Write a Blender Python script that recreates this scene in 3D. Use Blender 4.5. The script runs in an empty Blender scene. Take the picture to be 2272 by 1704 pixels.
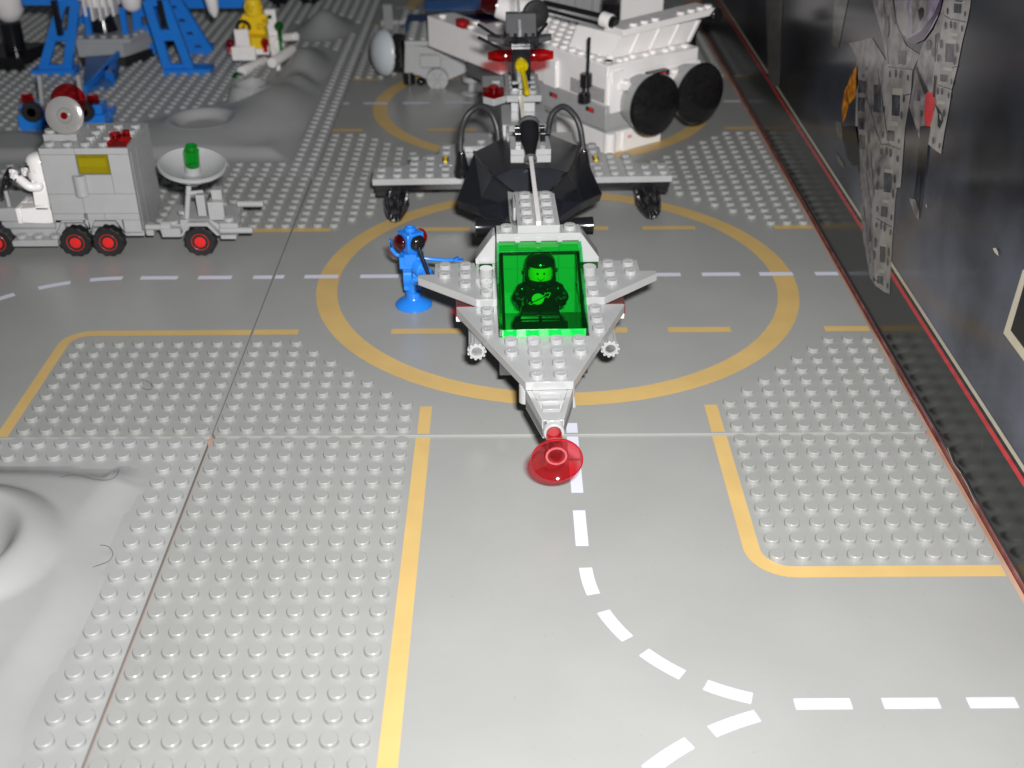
import bpy, math, random
from mathutils import Vector, Matrix, Euler
random.seed(7)
U = 0.008                      # one stud pitch = 8 mm; every length below is in studs
PI = math.pi
sc = bpy.context.scene
COL = sc.collection
# ------------------------------------------------------------------ camera
CAM = Vector((13.288, -43.456, 28.817))
EUL = Euler((math.radians(59.0206), math.radians(0.2376), math.radians(-0.2886)), 'XYZ')
FPX = 2591.5
cd = bpy.data.cameras.new('camera'); cam = bpy.data.objects.new('camera', cd); COL.objects.link(cam)
cam.location = CAM * U; cam.rotation_euler = EUL
cd.sensor_width = 36; cd.lens = FPX / 2272 * 36
cd.clip_start = 0.01; cd.clip_end = 20
cd.dof.use_dof = True; cd.dof.focus_distance = 49.5 * U; cd.dof.aperture_fstop = 19
sc.camera = cam
# ------------------------------------------------------------------ world, flash lamp, exposure
w = bpy.data.worlds.new('World'); sc.world = w; w.use_nodes = True
bg = w.node_tree.nodes['Background']; bg.inputs[0].default_value = (0.9, 0.93, 1, 1); bg.inputs[1].default_value = 0.048
MR = EUL.to_matrix()
def lamp(name, off, power, sx, sy, col):
    l = bpy.data.lights.new(name, 'AREA'); l.shape = 'RECTANGLE'; l.size = sx * U; l.size_y = sy * U
    l.energy = power; l.color = col; l.spread = math.radians(150)
    o = bpy.data.objects.new(name, l); COL.objects.link(o)
    o.location = (CAM + MR @ Vector(off)) * U; o.rotation_euler = (EUL.x + math.radians(11), EUL.y, EUL.z)
    return o
lamp('camera_flash', (2.3, 3.6, 1.0), 2.66, 2.8, 1.6, (1, 0.995, 0.985))
sc.view_settings.view_transform = 'Standard'; sc.view_settings.look = 'None'
sc.view_settings.exposure = 0.08; sc.view_settings.gamma = 1
sc.view_settings.use_curve_mapping = False
try:
    sc.cycles.use_denoising = True; sc.cycles.denoiser = 'OPENIMAGEDENOISE'
    sc.cycles.max_bounces = 10; sc.cycles.transparent_max_bounces = 32
    sc.cycles.caustics_reflective = False; sc.cycles.caustics_refractive = False
    sc.cycles.sample_clamp_indirect = 4
except Exception: pass
# ------------------------------------------------------------------ measuring helpers: a sight line cut by a known plane
def _ray(px, py): return MR @ Vector(((px - 1136) / FPX, -(py - 852) / FPX, -1))
def AT(px, py, z=0.0):
    d = _ray(px, py); return CAM + d * ((z - CAM.z) / d.z)
def AY(px, py, Y):
    d = _ray(px, py); return CAM + d * ((Y - CAM.y) / d.y)
# ------------------------------------------------------------------ materials
def mat(name, col, rough=0.3, var=0.05, scale=90, bump=0.0, spec=0.5, coat=0.0, metal=0.0, col2=None, specks=0.0):
    m = bpy.data.materials.new(name); m.use_nodes = True
    nt = m.node_tree; b = nt.nodes['Principled BSDF']
    tc = nt.nodes.new('ShaderNodeTexCoord')
    nz = nt.nodes.new('ShaderNodeTexNoise'); nz.inputs['Scale'].default_value = scale; nz.inputs['Detail'].default_value = 5
    nt.links.new(tc.outputs['Object'], nz.inputs['Vector'])
    cr = nt.nodes.new('ShaderNodeValToRGB')
    c2 = col2 or col
    cr.color_ramp.elements[0].position = 0.3; cr.color_ramp.elements[1].position = 0.7
    cr.color_ramp.elements[0].color = tuple(c * (1 - var) for c in col) + (1,)
    cr.color_ramp.elements[1].color = tuple(min(1, c * (1 + var)) for c in c2) + (1,)
    nt.links.new(nz.outputs['Fac'], cr.inputs['Fac'])
    last = cr.outputs['Color']
    if specks:
        n2 = nt.nodes.new('ShaderNodeTexNoise'); n2.inputs['Scale'].default_value = 900; n2.inputs['Detail'].default_value = 2
        nt.links.new(tc.outputs['Object'], n2.inputs['Vector'])
        r2 = nt.nodes.new('ShaderNodeValToRGB'); r2.color_ramp.elements[0].position = 0.72; r2.color_ramp.elements[1].position = 0.78
        r2.color_ramp.elements[0].color = (0, 0, 0, 1); r2.color_ramp.elements[1].color = (specks, specks, specks, 1)
        nt.links.new(n2.outputs['Fac'], r2.inputs['Fac'])
        mx = nt.nodes.new('ShaderNodeMixRGB'); mx.blend_type = 'MIX'; mx.inputs[2].default_value = (0.08, 0.07, 0.06, 1)
        nt.links.new(r2.outputs['Color'], mx.inputs[0]); nt.links.new(last, mx.inputs[1]); last = mx.outputs[0]
    nt.links.new(last, b.inputs['Base Color'])
    rr = nt.nodes.new('ShaderNodeMapRange'); rr.inputs['To Min'].default_value = rough * 0.85; rr.inputs['To Max'].default_value = rough * 1.2
    nt.links.new(nz.outputs['Fac'], rr.inputs['Value']); nt.links.new(rr.outputs[0], b.inputs['Roughness'])
    b.inputs['Specular IOR Level'].default_value = spec; b.inputs['Metallic'].default_value = metal
    b.inputs['Coat Weight'].default_value = coat; b.inputs['Coat Roughness'].default_value = 0.05
    if bump:
        n3 = nt.nodes.new('ShaderNodeTexNoise'); n3.inputs['Scale'].default_value = 1400; n3.inputs['Detail'].default_value = 3
        nt.links.new(tc.outputs['Object'], n3.inputs['Vector'])
        bp = nt.nodes.new('ShaderNodeBump'); bp.inputs['Strength'].default_value = bump; bp.inputs['Distance'].default_value = 0.0002
        nt.links.new(n3.outputs['Fac'], bp.inputs['Height']); nt.links.new(bp.outputs[0], b.inputs['Normal'])
    return m
def trans(name, col, rough=0.07, haze=0.06):
    m = bpy.data.materials.new(name); m.use_nodes = True; nt = m.node_tree; nt.nodes.clear()
    out = nt.nodes.new('ShaderNodeOutputMaterial'); t = nt.nodes.new('ShaderNodeBsdfTransparent'); t.inputs[0].default_value = (*col, 1)
    g = nt.nodes.new('ShaderNodeBsdfGlossy'); g.inputs['Roughness'].default_value = rough; g.inputs[0].default_value = (1, 1, 1, 1)
    d = nt.nodes.new('ShaderNodeBsdfDiffuse'); d.inputs[0].default_value = (*[c * c * 0.9 for c in col], 1)
    fr = nt.nodes.new('ShaderNodeFresnel'); fr.inputs[0].default_value = 1.5
    tc = nt.nodes.new('ShaderNodeTexCoord'); nz = nt.nodes.new('ShaderNodeTexNoise'); nz.inputs['Scale'].default_value = 700
    mr = nt.nodes.new('ShaderNodeMapRange'); mr.inputs['From Min'].default_value = 0.35; mr.inputs['From Max'].default_value = 0.8
    mr.inputs['To Min'].default_value = haze * 0.9; mr.inputs['To Max'].default_value = haze * 1.15
    nt.links.new(tc.outputs['Object'], nz.inputs['Vector']); nt.links.new(nz.outputs['Fac'], mr.inputs['Value'])
    a = nt.nodes.new('ShaderNodeMixShader'); c = nt.nodes.new('ShaderNodeMixShader')
    nt.links.new(mr.outputs[0], a.inputs[0]); nt.links.new(t.outputs[0], a.inputs[1]); nt.links.new(d.outputs[0], a.inputs[2])
    ge = nt.nodes.new('ShaderNodeNewGeometry'); iv = nt.nodes.new('ShaderNodeMath'); iv.operation = 'SUBTRACT'; iv.inputs[0].default_value = 1
    mu = nt.nodes.new('ShaderNodeMath'); mu.operation = 'MULTIPLY'
    nt.links.new(ge.outputs['Backfacing'], iv.inputs[1]); nt.links.new(iv.outputs[0], mu.inputs[0]); nt.links.new(fr.outputs[0], mu.inputs[1])
    nt.links.new(mu.outputs[0], c.inputs[0]); nt.links.new(a.outputs[0], c.inputs[1]); nt.links.new(g.outputs[0], c.inputs[2])
    nt.links.new(c.outputs[0], out.inputs[0])
    return m
M = dict(
    plate=mat('baseplate_grey', (0.335, 0.337, 0.330), 0.34, 0.035, 40, 0.10, specks=0.25),
    road=mat('road_print_grey', (0.320, 0.322, 0.312), 0.30, 0.04, 25, 0.12, specks=0.35),
    crater=mat('crater_plate_grey', (0.352, 0.357, 0.353), 0.42, 0.03, 60, 0.15),
    yellow_line=mat('yellow_road_paint', (0.59, 0.405, 0.155), 0.45, 0.05, 60, 0.08),
    white_line=mat('white_road_paint', (0.66, 0.67, 0.78), 0.45, 0.03, 60, 0.08),
    grey=mat('light_grey_plastic', (0.375, 0.378, 0.380), 0.22, 0.04, 120, 0.03),
    dgrey=mat('dark_grey_plastic', (0.10, 0.10, 0.105), 0.25, 0.05, 120, 0.03),
    white=mat('white_plastic', (0.86, 0.83, 0.82), 0.22, 0.03, 120, 0.03),
    black=mat('black_plastic', (0.010, 0.010, 0.012), 0.16, 0.1, 120, 0.02),
    panel=mat('black_panel_plastic', (0.010, 0.011, 0.016), 0.30, 0.15, 90, 0.06, spec=0.65),
    rubber=mat('tyre_rubber', (0.012, 0.012, 0.013), 0.55, 0.1, 120, 0.08),
    blue=mat('blue_plastic', (0.018, 0.20, 0.70), 0.22, 0.05, 120, 0.03),
    red=mat('red_plastic', (0.72, 0.02, 0.018), 0.25, 0.04, 120, 0.03),
    yellow=mat('yellow_plastic', (0.85, 0.58, 0.02), 0.25, 0.04, 120, 0.03),
    chrome=mat('silver_disc_metal', (0.36, 0.35, 0.34), 0.16, 0.05, 120, 0, metal=0.35),
    hose=mat('ribbed_hose_rubber', (0.03, 0.03, 0.034), 0.4, 0.1, 120, 0.05),
    table=mat('table_wood', (0.46, 0.24, 0.16), 0.5, 0.25, 30, 0.1, col2=(0.50, 0.30, 0.22)),
    printb=mat('black_print', (0.01, 0.01, 0.01), 0.35, 0.02, 100),
    printy=mat('gold_print', (0.72, 0.55, 0.12), 0.35, 0.02, 100),
    gap=mat('brick_gap', (0.09, 0.09, 0.09), 0.6, 0.02, 100),
    tgreen=trans('clear_green', (0.28, 0.915, 0.46), haze=0.004, rough=0.03),
    tred=trans('clear_red', (0.88, 0.12, 0.15), haze=0.02),
    tred2=trans('clear_dark_red', (0.80, 0.04, 0.06), haze=0.05),
    tyellow=trans('clear_yellow', (0.95, 0.85, 0.05), haze=0.5),
    tgreen2=trans('clear_green_small', (0.02, 0.50, 0.12), haze=0.2),
)
# ------------------------------------------------------------------ mesh builder
class MB:
    def __init__(s): s.v = []; s.f = []; s.m = []; s.T = None
    def add(s, vs, fs, mi=0):
        n = len(s.v)
        if s.T is not None: vs = [s.T @ Vector(p) for p in vs]
        s.v += [tuple(p) for p in vs]; s.f += [tuple(i + n for i in f) for f in fs]; s.m += [mi] * len(fs)
    def box(s, x0, x1, y0, y1, z0, z1, mi=0, c=0.0):
        if x0 > x1: x0, x1 = x1, x0
        if y0 > y1: y0, y1 = y1, y0
        s.prism([(x0, y0), (x1, y0), (x1, y1), (x0, y1)], z0, z1, mi)
    def prism(s, poly, z0, z1, mi=0):
        n = len(poly)
        a = sum(poly[i][0] * poly[(i + 1) % n][1] - poly[(i + 1) % n][0] * poly[i][1] for i in range(n))
        if a < 0: poly = poly[::-1]
        vs = [(x, y, z0) for x, y in poly] + [(x, y, z1) for x, y in poly]
        fs = [tuple(range(n))[::-1], tuple(range(n, 2 * n))] + [(i, (i + 1) % n, n + (i + 1) % n, n + i) for i in range(n)]
        s.add(vs, fs, mi)
    def prof(s, prof, x0, x1, mi=0, axis='x'):       # profile (a, z) swept along x (or y)
        if axis == 'x': f = lambda a, z, t: (t, a, z)
        else: f = lambda a, z, t: (a, t, z)
        n = len(prof); vs = [f(a, z, x0) for a, z in prof] + [f(a, z, x1) for a, z in prof]
        fs = [tuple(range(n)), tuple(range(n, 2 * n))[::-1]] + [(i, n + i, n + (i + 1) % n, (i + 1) % n) for i in range(n)]
        s.add(vs, fs, mi)
    def lathe(s, o, ax, prof, seg=24, mi=0, closed=False, ribs=0, amp=0.0):   # prof: (radius, distance along axis)
        o = Vector(o); ax = Vector(ax).normalized(); t = ax.orthogonal().normalized(); b = ax.cross(t)
        vs = []; fs = []; k = len(prof)
        for r, h in prof:
            for i in range(seg):
                q = 2 * PI * i / seg; rr = r * (1 + (amp if ribs and (i * ribs * 2 // seg) % 2 else 0))
                vs.append(o + ax * h + (t * math.cos(q) + b * math.sin(q)) * rr)
        for j in range(k - 1 if not closed else k):
            j2 = (j + 1) % k
            for i in range(seg):
                i2 = (i + 1) % seg
                fs.append((j * seg + i, j * seg + i2, j2 * seg + i2, j2 * seg + i))
        if not closed:
            if prof[0][0] > 1e-4: fs.append(tuple(range(seg))[::-1])
            if prof[-1][0] > 1e-4: fs.append(tuple(range((k - 1) * seg, k * seg)))
        s.add(vs, fs, mi)
    def cyl(s, o, ax, r, h, seg=20, mi=0, r2=None, ch=0.03):
        r2 = r if r2 is None else r2
        s.lathe(o, ax, [(r - ch, 0), (r, ch), (r2, h - ch), (r2 - ch, h)], seg, mi)
    def bar(s, a, b, r, seg=10, mi=0):
        a = Vector(a); b = Vector(b); s.lathe(a, b - a, [(r, 0), (r, (b - a).length)], seg, mi)
    def beam(s, a, b, w_, h_, mi=0, up=(0, 0, 1)):
        a = Vector(a); b = Vector(b); d = (b - a).normalized(); u = Vector(up); sd = d.cross(u).normalized(); u = sd.cross(d)
        vs = [p + sd * (w_ / 2 * i) + u * (h_ / 2 * j) for p in (a, b) for i, j in ((-1, -1), (1, -1), (1, 1), (-1, 1))]
        s.add(vs, [(0, 1, 2, 3), (7, 6, 5, 4), (0, 4, 5, 1), (1, 5, 6, 2), (2, 6, 7, 3), (3, 7, 4, 0)], mi)
    def tube(s, pts, r, seg=10, mi=0, rib=0.0):
        P = [Vector(p) for p in pts]; C = []
        n = len(P)
        for i in range(n - 1):                      # Catmull-Rom
            p0, p1, p2, p3 = P[max(0, i - 1)], P[i], P[i + 1], P[min(n - 1, i + 2)]
            k = 14 if rib else 6
            for j in range(k):
                t = j / k
                C.append(0.5 * ((2 * p1) + (p2 - p0) * t + (2 * p0 - 5 * p1 + 4 * p2 - p3) * t * t + (3 * p1 - p0 - 3 * p2 + p3) * t ** 3))
        C.append(P[-1])
        vs = []; fs = []; ref = Vector((0.13, 1, 0.21)).normalized()
        for i, c in enumerate(C):
            d = (C[min(i + 1, len(C) - 1)] - C[max(i - 1, 0)]).normalized(); a = d.cross(ref).normalized(); b = d.cross(a)
            rr = r * (1 + (rib if i % 2 else -rib))
            for q in range(seg):
                an = 2 * PI * q / seg; vs.append(c + (a * math.cos(an) + b * math.sin(an)) * rr)
        for i in range(len(C) - 1):
            for q in range(seg):
                q2 = (q + 1) % seg; fs.append((i * seg + q, i * seg + q2, (i + 1) * seg + q2, (i + 1) * seg + q))
        fs += [tuple(range(seg)), tuple(range((len(C) - 1) * seg, len(C) * seg))[::-1]]
        s.add(vs, fs, mi)
    def ball(s, c, r, mi=0, seg=20, sz=1.0, z0=-1.0):
        prof = []
        for i in range(11):
            a = math.asin(z0) + (PI / 2 - math.asin(z0)) * i / 10
            prof.append((max(r * math.cos(a), 1e-5), r * math.sin(a) * sz))
        s.lathe(c, (0, 0, 1), prof, seg, mi)
    def stud(s, x, y, z, mi=0, seg=20, r=0.3, h=0.21):
        s.lathe((x, y, z), (0, 0, 1), [(r, 0), (r, h - 0.025), (r - 0.025, h)], seg, mi)
        s.m[-2] = mi
    def studs(s, pts, z, mi=0, seg=20):
        for x, y in pts: s.stud(x, y, z, mi, seg)
    def build(s, name, mats, parent=None, bevel=0.0, label=None, smooth=38):
        me = bpy.data.meshes.new(name)
        me.from_pydata([(a * U, b * U, c * U) for a, b, c in s.v], [], s.f)
        mats = mats if isinstance(mats, (list, tuple)) else [mats]
        for m_ in mats: me.materials.append(M[m_] if isinstance(m_, str) else m_)
        me.polygons.foreach_set('material_index', s.m)
        me.polygons.foreach_set('use_smooth', [True] * len(s.f))
        import bmesh
        bm = bmesh.new(); bm.from_mesh(me); bmesh.ops.recalc_face_normals(bm, faces=bm.faces); bm.to_mesh(me); bm.free()
        me.update(); me.set_sharp_from_angle(angle=math.radians(smooth))
        o = bpy.data.objects.new(name, me); COL.objects.link(o)
        if parent: o.parent = parent
        if bevel:
            b = o.modifiers.new('edge', 'BEVEL'); b.width = bevel * U; b.segments = 1; b.limit_method = 'ANGLE'; b.angle_limit = math.radians(50)
        if label: o['label'] = label
        return o
def tag(o, label=None, cat=None, group=None, kind=None):
    if label: o['label'] = label
    if cat: o['category'] = cat
    if group: o['group'] = group
    if kind: o['kind'] = kind
    return o
def thing(name, label, cat, loc=(0, 0, 0), rz=0.0, group=None):
    o = bpy.data.objects.new(name, None); COL.objects.link(o); o.empty_display_size = 0.01
    o.location = Vector(loc) * U; o.rotation_euler = (0, 0, rz); return tag(o, label, cat, group)
def one(mb, name, mats, parent, **k): return mb.build(name, mats, parent, **k)
# raised lettering for the stud tops
_tc = bpy.data.curves.new('t', 'FONT'); _tc.body = 'LEGO'; _tc.align_x = 'CENTER'; _tc.align_y = 'CENTER'; _tc.size = 0.19; _tc.extrude = 0.008; _tc.resolution_u = 1
_to = bpy.data.objects.new('t', _tc); COL.objects.link(_to); bpy.context.view_layer.update()
_me = bpy.data.meshes.new_from_object(_to.evaluated_get(bpy.context.evaluated_depsgraph_get()))
LOGO = ([tuple(v.co) for v in _me.vertices], [tuple(p.vertices) for p in _me.polygons])
bpy.data.objects.remove(_to); bpy.data.curves.remove(_tc); bpy.data.meshes.remove(_me)
def lstuds(mb, pts, z, mi=0):
    for x, y in pts:
        mb.stud(x, y, z, mi, 24)
        mb.add([(x + a, y + b, z + 0.212 + c) for a, b, c in LOGO[0]], LOGO[1], mi)
# ================================================================== SETTING
t = MB(); t.box(-75, 60, -60, 100, -2.2, -0.22)
tag(t.build('table_top', 'table'), kind='structure')
def rrect(x0, x1, y0, y1, r=0.25, cut=None):
    cut = cut or {}
    pts = []
    for k, (cx, cy, a0) in enumerate(((x0, y0, 180), (x1, y0, 270), (x1, y1, 0), (x0, y1, 90))):
        rr = cut.get(k, r)
        ox = cx + rr * (1 if cx == x0 else -1); oy = cy + rr * (1 if cy == y0 else -1)
        for j in range(5):
            a = math.radians(a0 + 90 * j / 4); pts.append((ox + rr * math.cos(a), oy + rr * math.sin(a)))
    return pts
ZP = 0.0
def flat(mb, poly, z, mi):
    mb.add([(x, y, z) for x, y in poly], [tuple(range(len(poly)))], mi)
def seg_quad(mb, x0, x1, y0, y1, z, mi): flat(mb, [(x0, y0), (x1, y0), (x1, y1), (x0, y1)], z, mi)
def arc_band(mb, cx, cy, r0, r1, a0, a1, z, mi, n=24):
    for i in range(n):
        p = math.radians(a0 + (a1 - a0) * i / n); q = math.radians(a0 + (a1 - a0) * (i + 1) / n)
        flat(mb, [(cx + r0 * math.cos(p), cy + r0 * math.sin(p)), (cx + r1 * math.cos(p), cy + r1 * math.sin(p)),
                  (cx + r1 * math.cos(q), cy + r1 * math.sin(q)), (cx + r0 * math.cos(q), cy + r0 * math.sin(q))], z, mi)
def plate_studs(mb, pts, z, seg):
    for x, y in pts: mb.stud(x, y, z, 0, seg)
G = 0.03
PZ = 0.012
def baseplate(x0, y0, top, label, mats=('road', 'yellow_line', 'white_line'), draw=None, cut=None, studs=(), seg=16, group='grey baseplates covering the table'):
    mb = MB(); mb.prism(rrect(x0 + G, x0 + 32 - G, y0 + G, y0 + 32 - G, cut=cut), top - 0.19, top)
    if draw: draw(mb, top + PZ)
    plate_studs(mb, studs, top, seg)
    return tag(mb.build('baseplate', mats), label, 'baseplate', group)
# front road plate: studded left strip, junction curving to the right
def drawA(mb, z):
    seg_quad(mb, 9.1, 9.75, -31.9, 2.7 - 2.76, z, 1)
    seg_quad(mb, 22.3, 22.95, -7.95, -0.06, z, 1)
    arc_band(mb, 24.05, -7.95, 1.1, 1.75, 180, 270, z, 1, 10)
    seg_quad(mb, 24.05, 31.9, -9.7, -9.05, z, 1)
    for a, b in ((-1.75, -0.06), (-4.27, -1.95), (-7.75, -5.47)): seg_quad(mb, 15.83, 16.33, a, b, z, 2)
    # centre line bending off to the right towards y = -16
    def along(a0, a1, cx, cy, r):
        arc_band(mb, cx, cy, r - 0.25, r + 0.25, a0, a1, z, 2, 8)
    for a0, a1 in ((181.7, 193.8), (201.5, 214.2), (220.9, 233.7), (240.5, 252.9)): along(a0, a1, 23.36, -8.84, 7.23)
    for a0, a1 in ((108, 117.4), (122.4, 132.4), (137.5, 147)): along(a0, a1, 24.49, -26.4, 10.4)
    for a in (22.6, 25.5, 28.3): seg_quad(mb, a, a + 1.85 if a < 28 else a + 1.6, -16.25, -15.78, z, 2)
sA = [(i + .5, -j - .5) for i in range(9) for j in range(31)] + [(23.5 + i, -.5 - j) for i in range(9) for j in range(9)]
baseplate(0, -32, 0.0, 'light grey road baseplate in the foreground with a dashed white line curving to the right', draw=drawA, studs=sA, seg=24)
# landing pad plates
def corner(n9=9):
    L = []
    for j in range(9):
        k = 9 if j < 3 else 11 - j
        L += [(i + .5, j + .5) for i in range(k)]
    return L
def pad_studs(x0, y0):
    L = []
    for x, y in corner():
        for a in (x, 32 - x):
            for b in (y, 32 - y): L.append((x0 + a, y0 + b))
    return L
def pad_draw(x0, y0):
    def f(mb, z):
        cx, cy = x0 + 15.95, y0 + 15.75
        arc_band(mb, cx, cy, 12.2, 13.35, -90 + 0.9, 270 - 4.2, z, 1, 96)
        for (a, b) in ((0.1, 2.4), (7.2, 10.9), (12.6, 15.2), (16.8, 19.4), (21.5, 24.75), (29.6, 31.9)):
            for yy in (9.45, 22.6): seg_quad(mb, x0 + a, x0 + b, y0 + yy, y0 + yy + 0.55, z + 0.004, 1)
            seg_quad(mb, x0 + 9.1 if 0 else x0 + 9.15, x0 + 9.7, y0 + a, y0 + b, z + 0.004, 1) if (a < 1 or a > 29) else None
            seg_quad(mb, x0 + 22.3, x0 + 22.9, y0 + a, y0 + b, z + 0.004, 1) if (a < 1 or a > 29) else None
        for (a, b) in ((0.1, .6), (1.75, 3.65), (4.9, 7.05), (8.3, 10.6), (11.8, 13.9), (15.0, 17.2), (18.4, 20.0), (21.1, 23.0), (24.2, 26.35), (27.45, 29.35), (30.6, 31.9)):
            seg_quad(mb, x0 + a, x0 + b, y0 + 16.05, y0 + 16.5, z + 0.008, 2)
        for (a, b) in ((0.1, .9), (2.2, 4.4), (5.8, 8.0)):
            seg_quad(mb, x0 + 15.83, x0 + 16.33, y0 + a, y0 + b, z + 0.008, 2)
            seg_quad(mb, x0 + 15.83, x0 + 16.33, y0 + 32 - b, y0 + 32 - a, z + 0.008, 2)
    return f
baseplate(0, 0, 0.09, 'grey baseplate with the yellow landing circle around the green canopied spaceship', draw=pad_draw(0, 0), studs=pad_studs(0, 0), seg=20)
baseplate(0, 32, 0.0, 'grey landing circle baseplate under the white base behind the spaceship', draw=pad_draw(0, 32), studs=pad_studs(0, 32), seg=12)
baseplate(0, 64, 0.0, 'dim grey baseplate at the far end behind the white base', studs=pad_studs(0, 64), draw=pad_draw(0, 64), seg=8)
# curved road plate on the left
def drawD(mb, z):
    seg_quad(mb, -8.2, -0.06, 9.45, 10.0, z, 1)
    arc_band(mb, -8.2, 8.55, 0.9, 1.45, 90, 180, z, 1, 10)
    seg_quad(mb, -9.65, -9.1, 0.06, 8.55, z, 1)
    seg_quad(mb, -9, -0.06, 22.6, 23.15, z, 1)
    arc_band(mb, -9, 9, 13.6, 14.15, 90, 150, z, 1, 30)
    for a, b in ((-1.15, -.08), (-4.25, -2.35), (-7.5, -5.4)): seg_quad(mb, a, b, 16.05, 16.5, z, 2)
    for a0, a1 in ((92, 103), (109.5, 120), (128, 139.5), (148, 160)): arc_band(mb, -8.2, 7.0, 9.05, 9.5, a0, a1, z, 2, 6)
sD = [(-i - .5, j + .5) for i in range(9) for j in range(9)] + [(-i - .5, j + .5) for i in range(23) for j in range(23, 32) if not (i > 9 and False)]
baseplate(-32, 0, 0.08, 'grey road baseplate with the bending dashed line under the rover and its trailer', draw=drawD, studs=sD, seg=18)
# crater plates: height field + studs on the flat parts
def sm(t): t = max(0.0, min(1.0, t)); return t * t * (3 - 2 * t)
def hfield(hills, craters, foot=None):
    def h(x, y):
        s = foot(x, y) if foot else 0.0
        if foot and s <= 0: return 0.0
        for (cx, cy, rx, ry, H, p) in hills:
            d = math.hypot((x - cx) / rx, (y - cy) / ry)
            s = s + H * sm((1 - d) * p) if foot else max(s, H * sm((1 - d) * p))
        for (cx, cy, r, rimh, depth) in craters:
            d = math.hypot(x - cx, y - cy) / r
            if d < 1: s = depth + (max(s, rimh) - depth) * sm((d - 0.62) / 0.38)
            elif d < 1.8: s = max(s, rimh * (1 - sm((d - 1) / 0.8)))
        return s
    return h
def crater_plate(x0, y0, label, hills, craters, seg, step=0.25, cut=None, sr=None, gx=G, dz=0.0, foot=None):
    mb = MB(); mb.T = Matrix.Translation((0, 0, dz)); mb.prism(rrect(x0 + G, x0 + 32 - gx, y0 + G, y0 + 32 - G, cut=cut), -0.19, 0.0)
    h = hfield(hills, craters, foot)
    X = [x0 + 0.1 + i * step for i in range(int(31.8 / step) + 1)]; Y = [y0 + 0.1 + i * step for i in range(int(31.8 / step) + 1)]
    idx = {}; vs = []; fs = []
    H = {}
    for i, x in enumerate(X):
        for j, y in enumerate(Y): H[i, j] = h(x, y)
    def vid(i, j):
        if (i, j) not in idx: idx[i, j] = len(vs); vs.append((X[i], Y[j], H[i, j] - (0.01 if H[i, j] < 0.001 else 0)))
        return idx[i, j]
    for i in range(len(X) - 1):
        for j in range(len(Y) - 1):
            if max(H[i, j], H[i + 1, j], H[i, j + 1], H[i + 1, j + 1]) > 0.002:
                fs.append((vid(i, j), vid(i + 1, j), vid(i + 1, j + 1), vid(i, j + 1)))
    mb.add(vs, fs, 0)
    for i in range(32):
        for j in range(32):
            x, y = x0 + i + .5, y0 + j + .5
            if sr and not sr(x, y): continue
            if max(h(x + a, y + b) for a in (-.35, .35) for b in (-.35, .35)) < 0.01: mb.stud(x, y, 0.0, 0, seg)
    return tag(mb.build('baseplate', 'crater', smooth=40), label, 'baseplate', 'grey baseplates covering the table')
def footA(x, y):
    d = min(-2.15 - x - 0.25 * math.sin(y * .7), -2.15 - y + 0.35 * sm((x + 7) / 4) * -1)
    cx, cy = -3.6, -3.6
    if x > cx and y > cy: d = 1.45 - math.hypot(x - cx, y - cy)
    return 0.5 * sm(d / 1.6) + 0.02 if d > 0 else 0.0
crater_plate(-32, -32, 'moulded crater baseplate at the lower left corner', [(-9.8, -9.0, 8.2, 7.6, 1.0, 0.9), (-10, -16, 7.5, 12, 0.9, 1.0), (-6.5, -18, 5, 10, -0.25, 1.0)],
             [(-8.2, -8.8, 3.1, 1.45, 0.3)], 24, step=0.2, cut={2: 0.45}, sr=lambda x, y: x > -16, gx=0.07, dz=0.03, foot=footA)
def footF(x, y):
    d1 = min(-2.2 - x, y - 35.3, 41.7 + .35 * math.sin(x) - y)
    d2 = min(-2.2 - x, y - 35.3, 74 - y, x + 15.5 - max(0, (y - 43)) * (8.5 / 8 if y < 51 else 0) - (9.0 if y >= 51 else 0))
    d = max(d1, d2)
    return 0.45 * sm(d / 1.8) + 0.02 if d > 0 else 0.0
crater_plate(-32, 32, 'crater baseplate with hills and two craters behind the rover', [(-9.5, 40.5, 6.5, 5, 0.5, 1.1), (-5.2, 46.5, 4.5, 9, 1.3, 1.0), (-4.4, 58, 2.6, 5.5, 1.3, 1.0), (-4, 52, 2.2, 3, 0.5, 1.0)],
             [(-9.6, 42.0, 2.4, 1.0, 0.35), (-6.9, 47.6, 1.35, 1.9, 1.1)], 12, step=0.2, foot=footF)
crater_plate(-32, 64, 'far crater baseplate behind the blue launch tower', [(-4.5, 72, 3, 5, 1.8, 1.0)], [], 8, step=0.5, sr=lambda x, y: y < 90)
for (x0, y0, lb) in ((-64, 32, 'plain studded baseplate at the far left edge'), (-64, 64, 'plain studded baseplate in the far left corner')):
    mb = MB(); mb.prism(rrect(x0 + G, x0 + 32 - G, y0 + G, y0 + 32 - G), -0.19, 0.0)
    plate_studs(mb, [(x0 + i + .5, y0 + j + .5) for i in range(16, 32) for j in range(32)], 0, 8)
    tag(mb.build('baseplate', 'crater'), lb, 'baseplate', 'grey baseplates covering the table')
# stray hairs on the plates
def hair(pts, lb, z=0.25):
    mb = MB(); mb.tube([(*AT(x, y, z).to_2d(), z) for x, y in pts], 0.006, 5)
    tag(mb.build('hair', 'rubber'), lb, 'hair', 'stray hairs lying on the baseplates')
hair([(295, 850), (305, 843), (322, 843), (337, 855), (333, 864), (318, 861), (303, 845)], 'curled dark hair lying over the studs left of the plate seam', 0.24)
hair([(134, 1058), (160, 1053), (185, 1056), (210, 1063), (240, 1064), (258, 1055), (265, 1040)], 'long thin hair on the smooth crater slope', 0.8)
hair([(222, 1209), (240, 1212), (251, 1228), (240, 1245), (206, 1258)], 'short curved hair beside the crater slope', 0.22)
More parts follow.
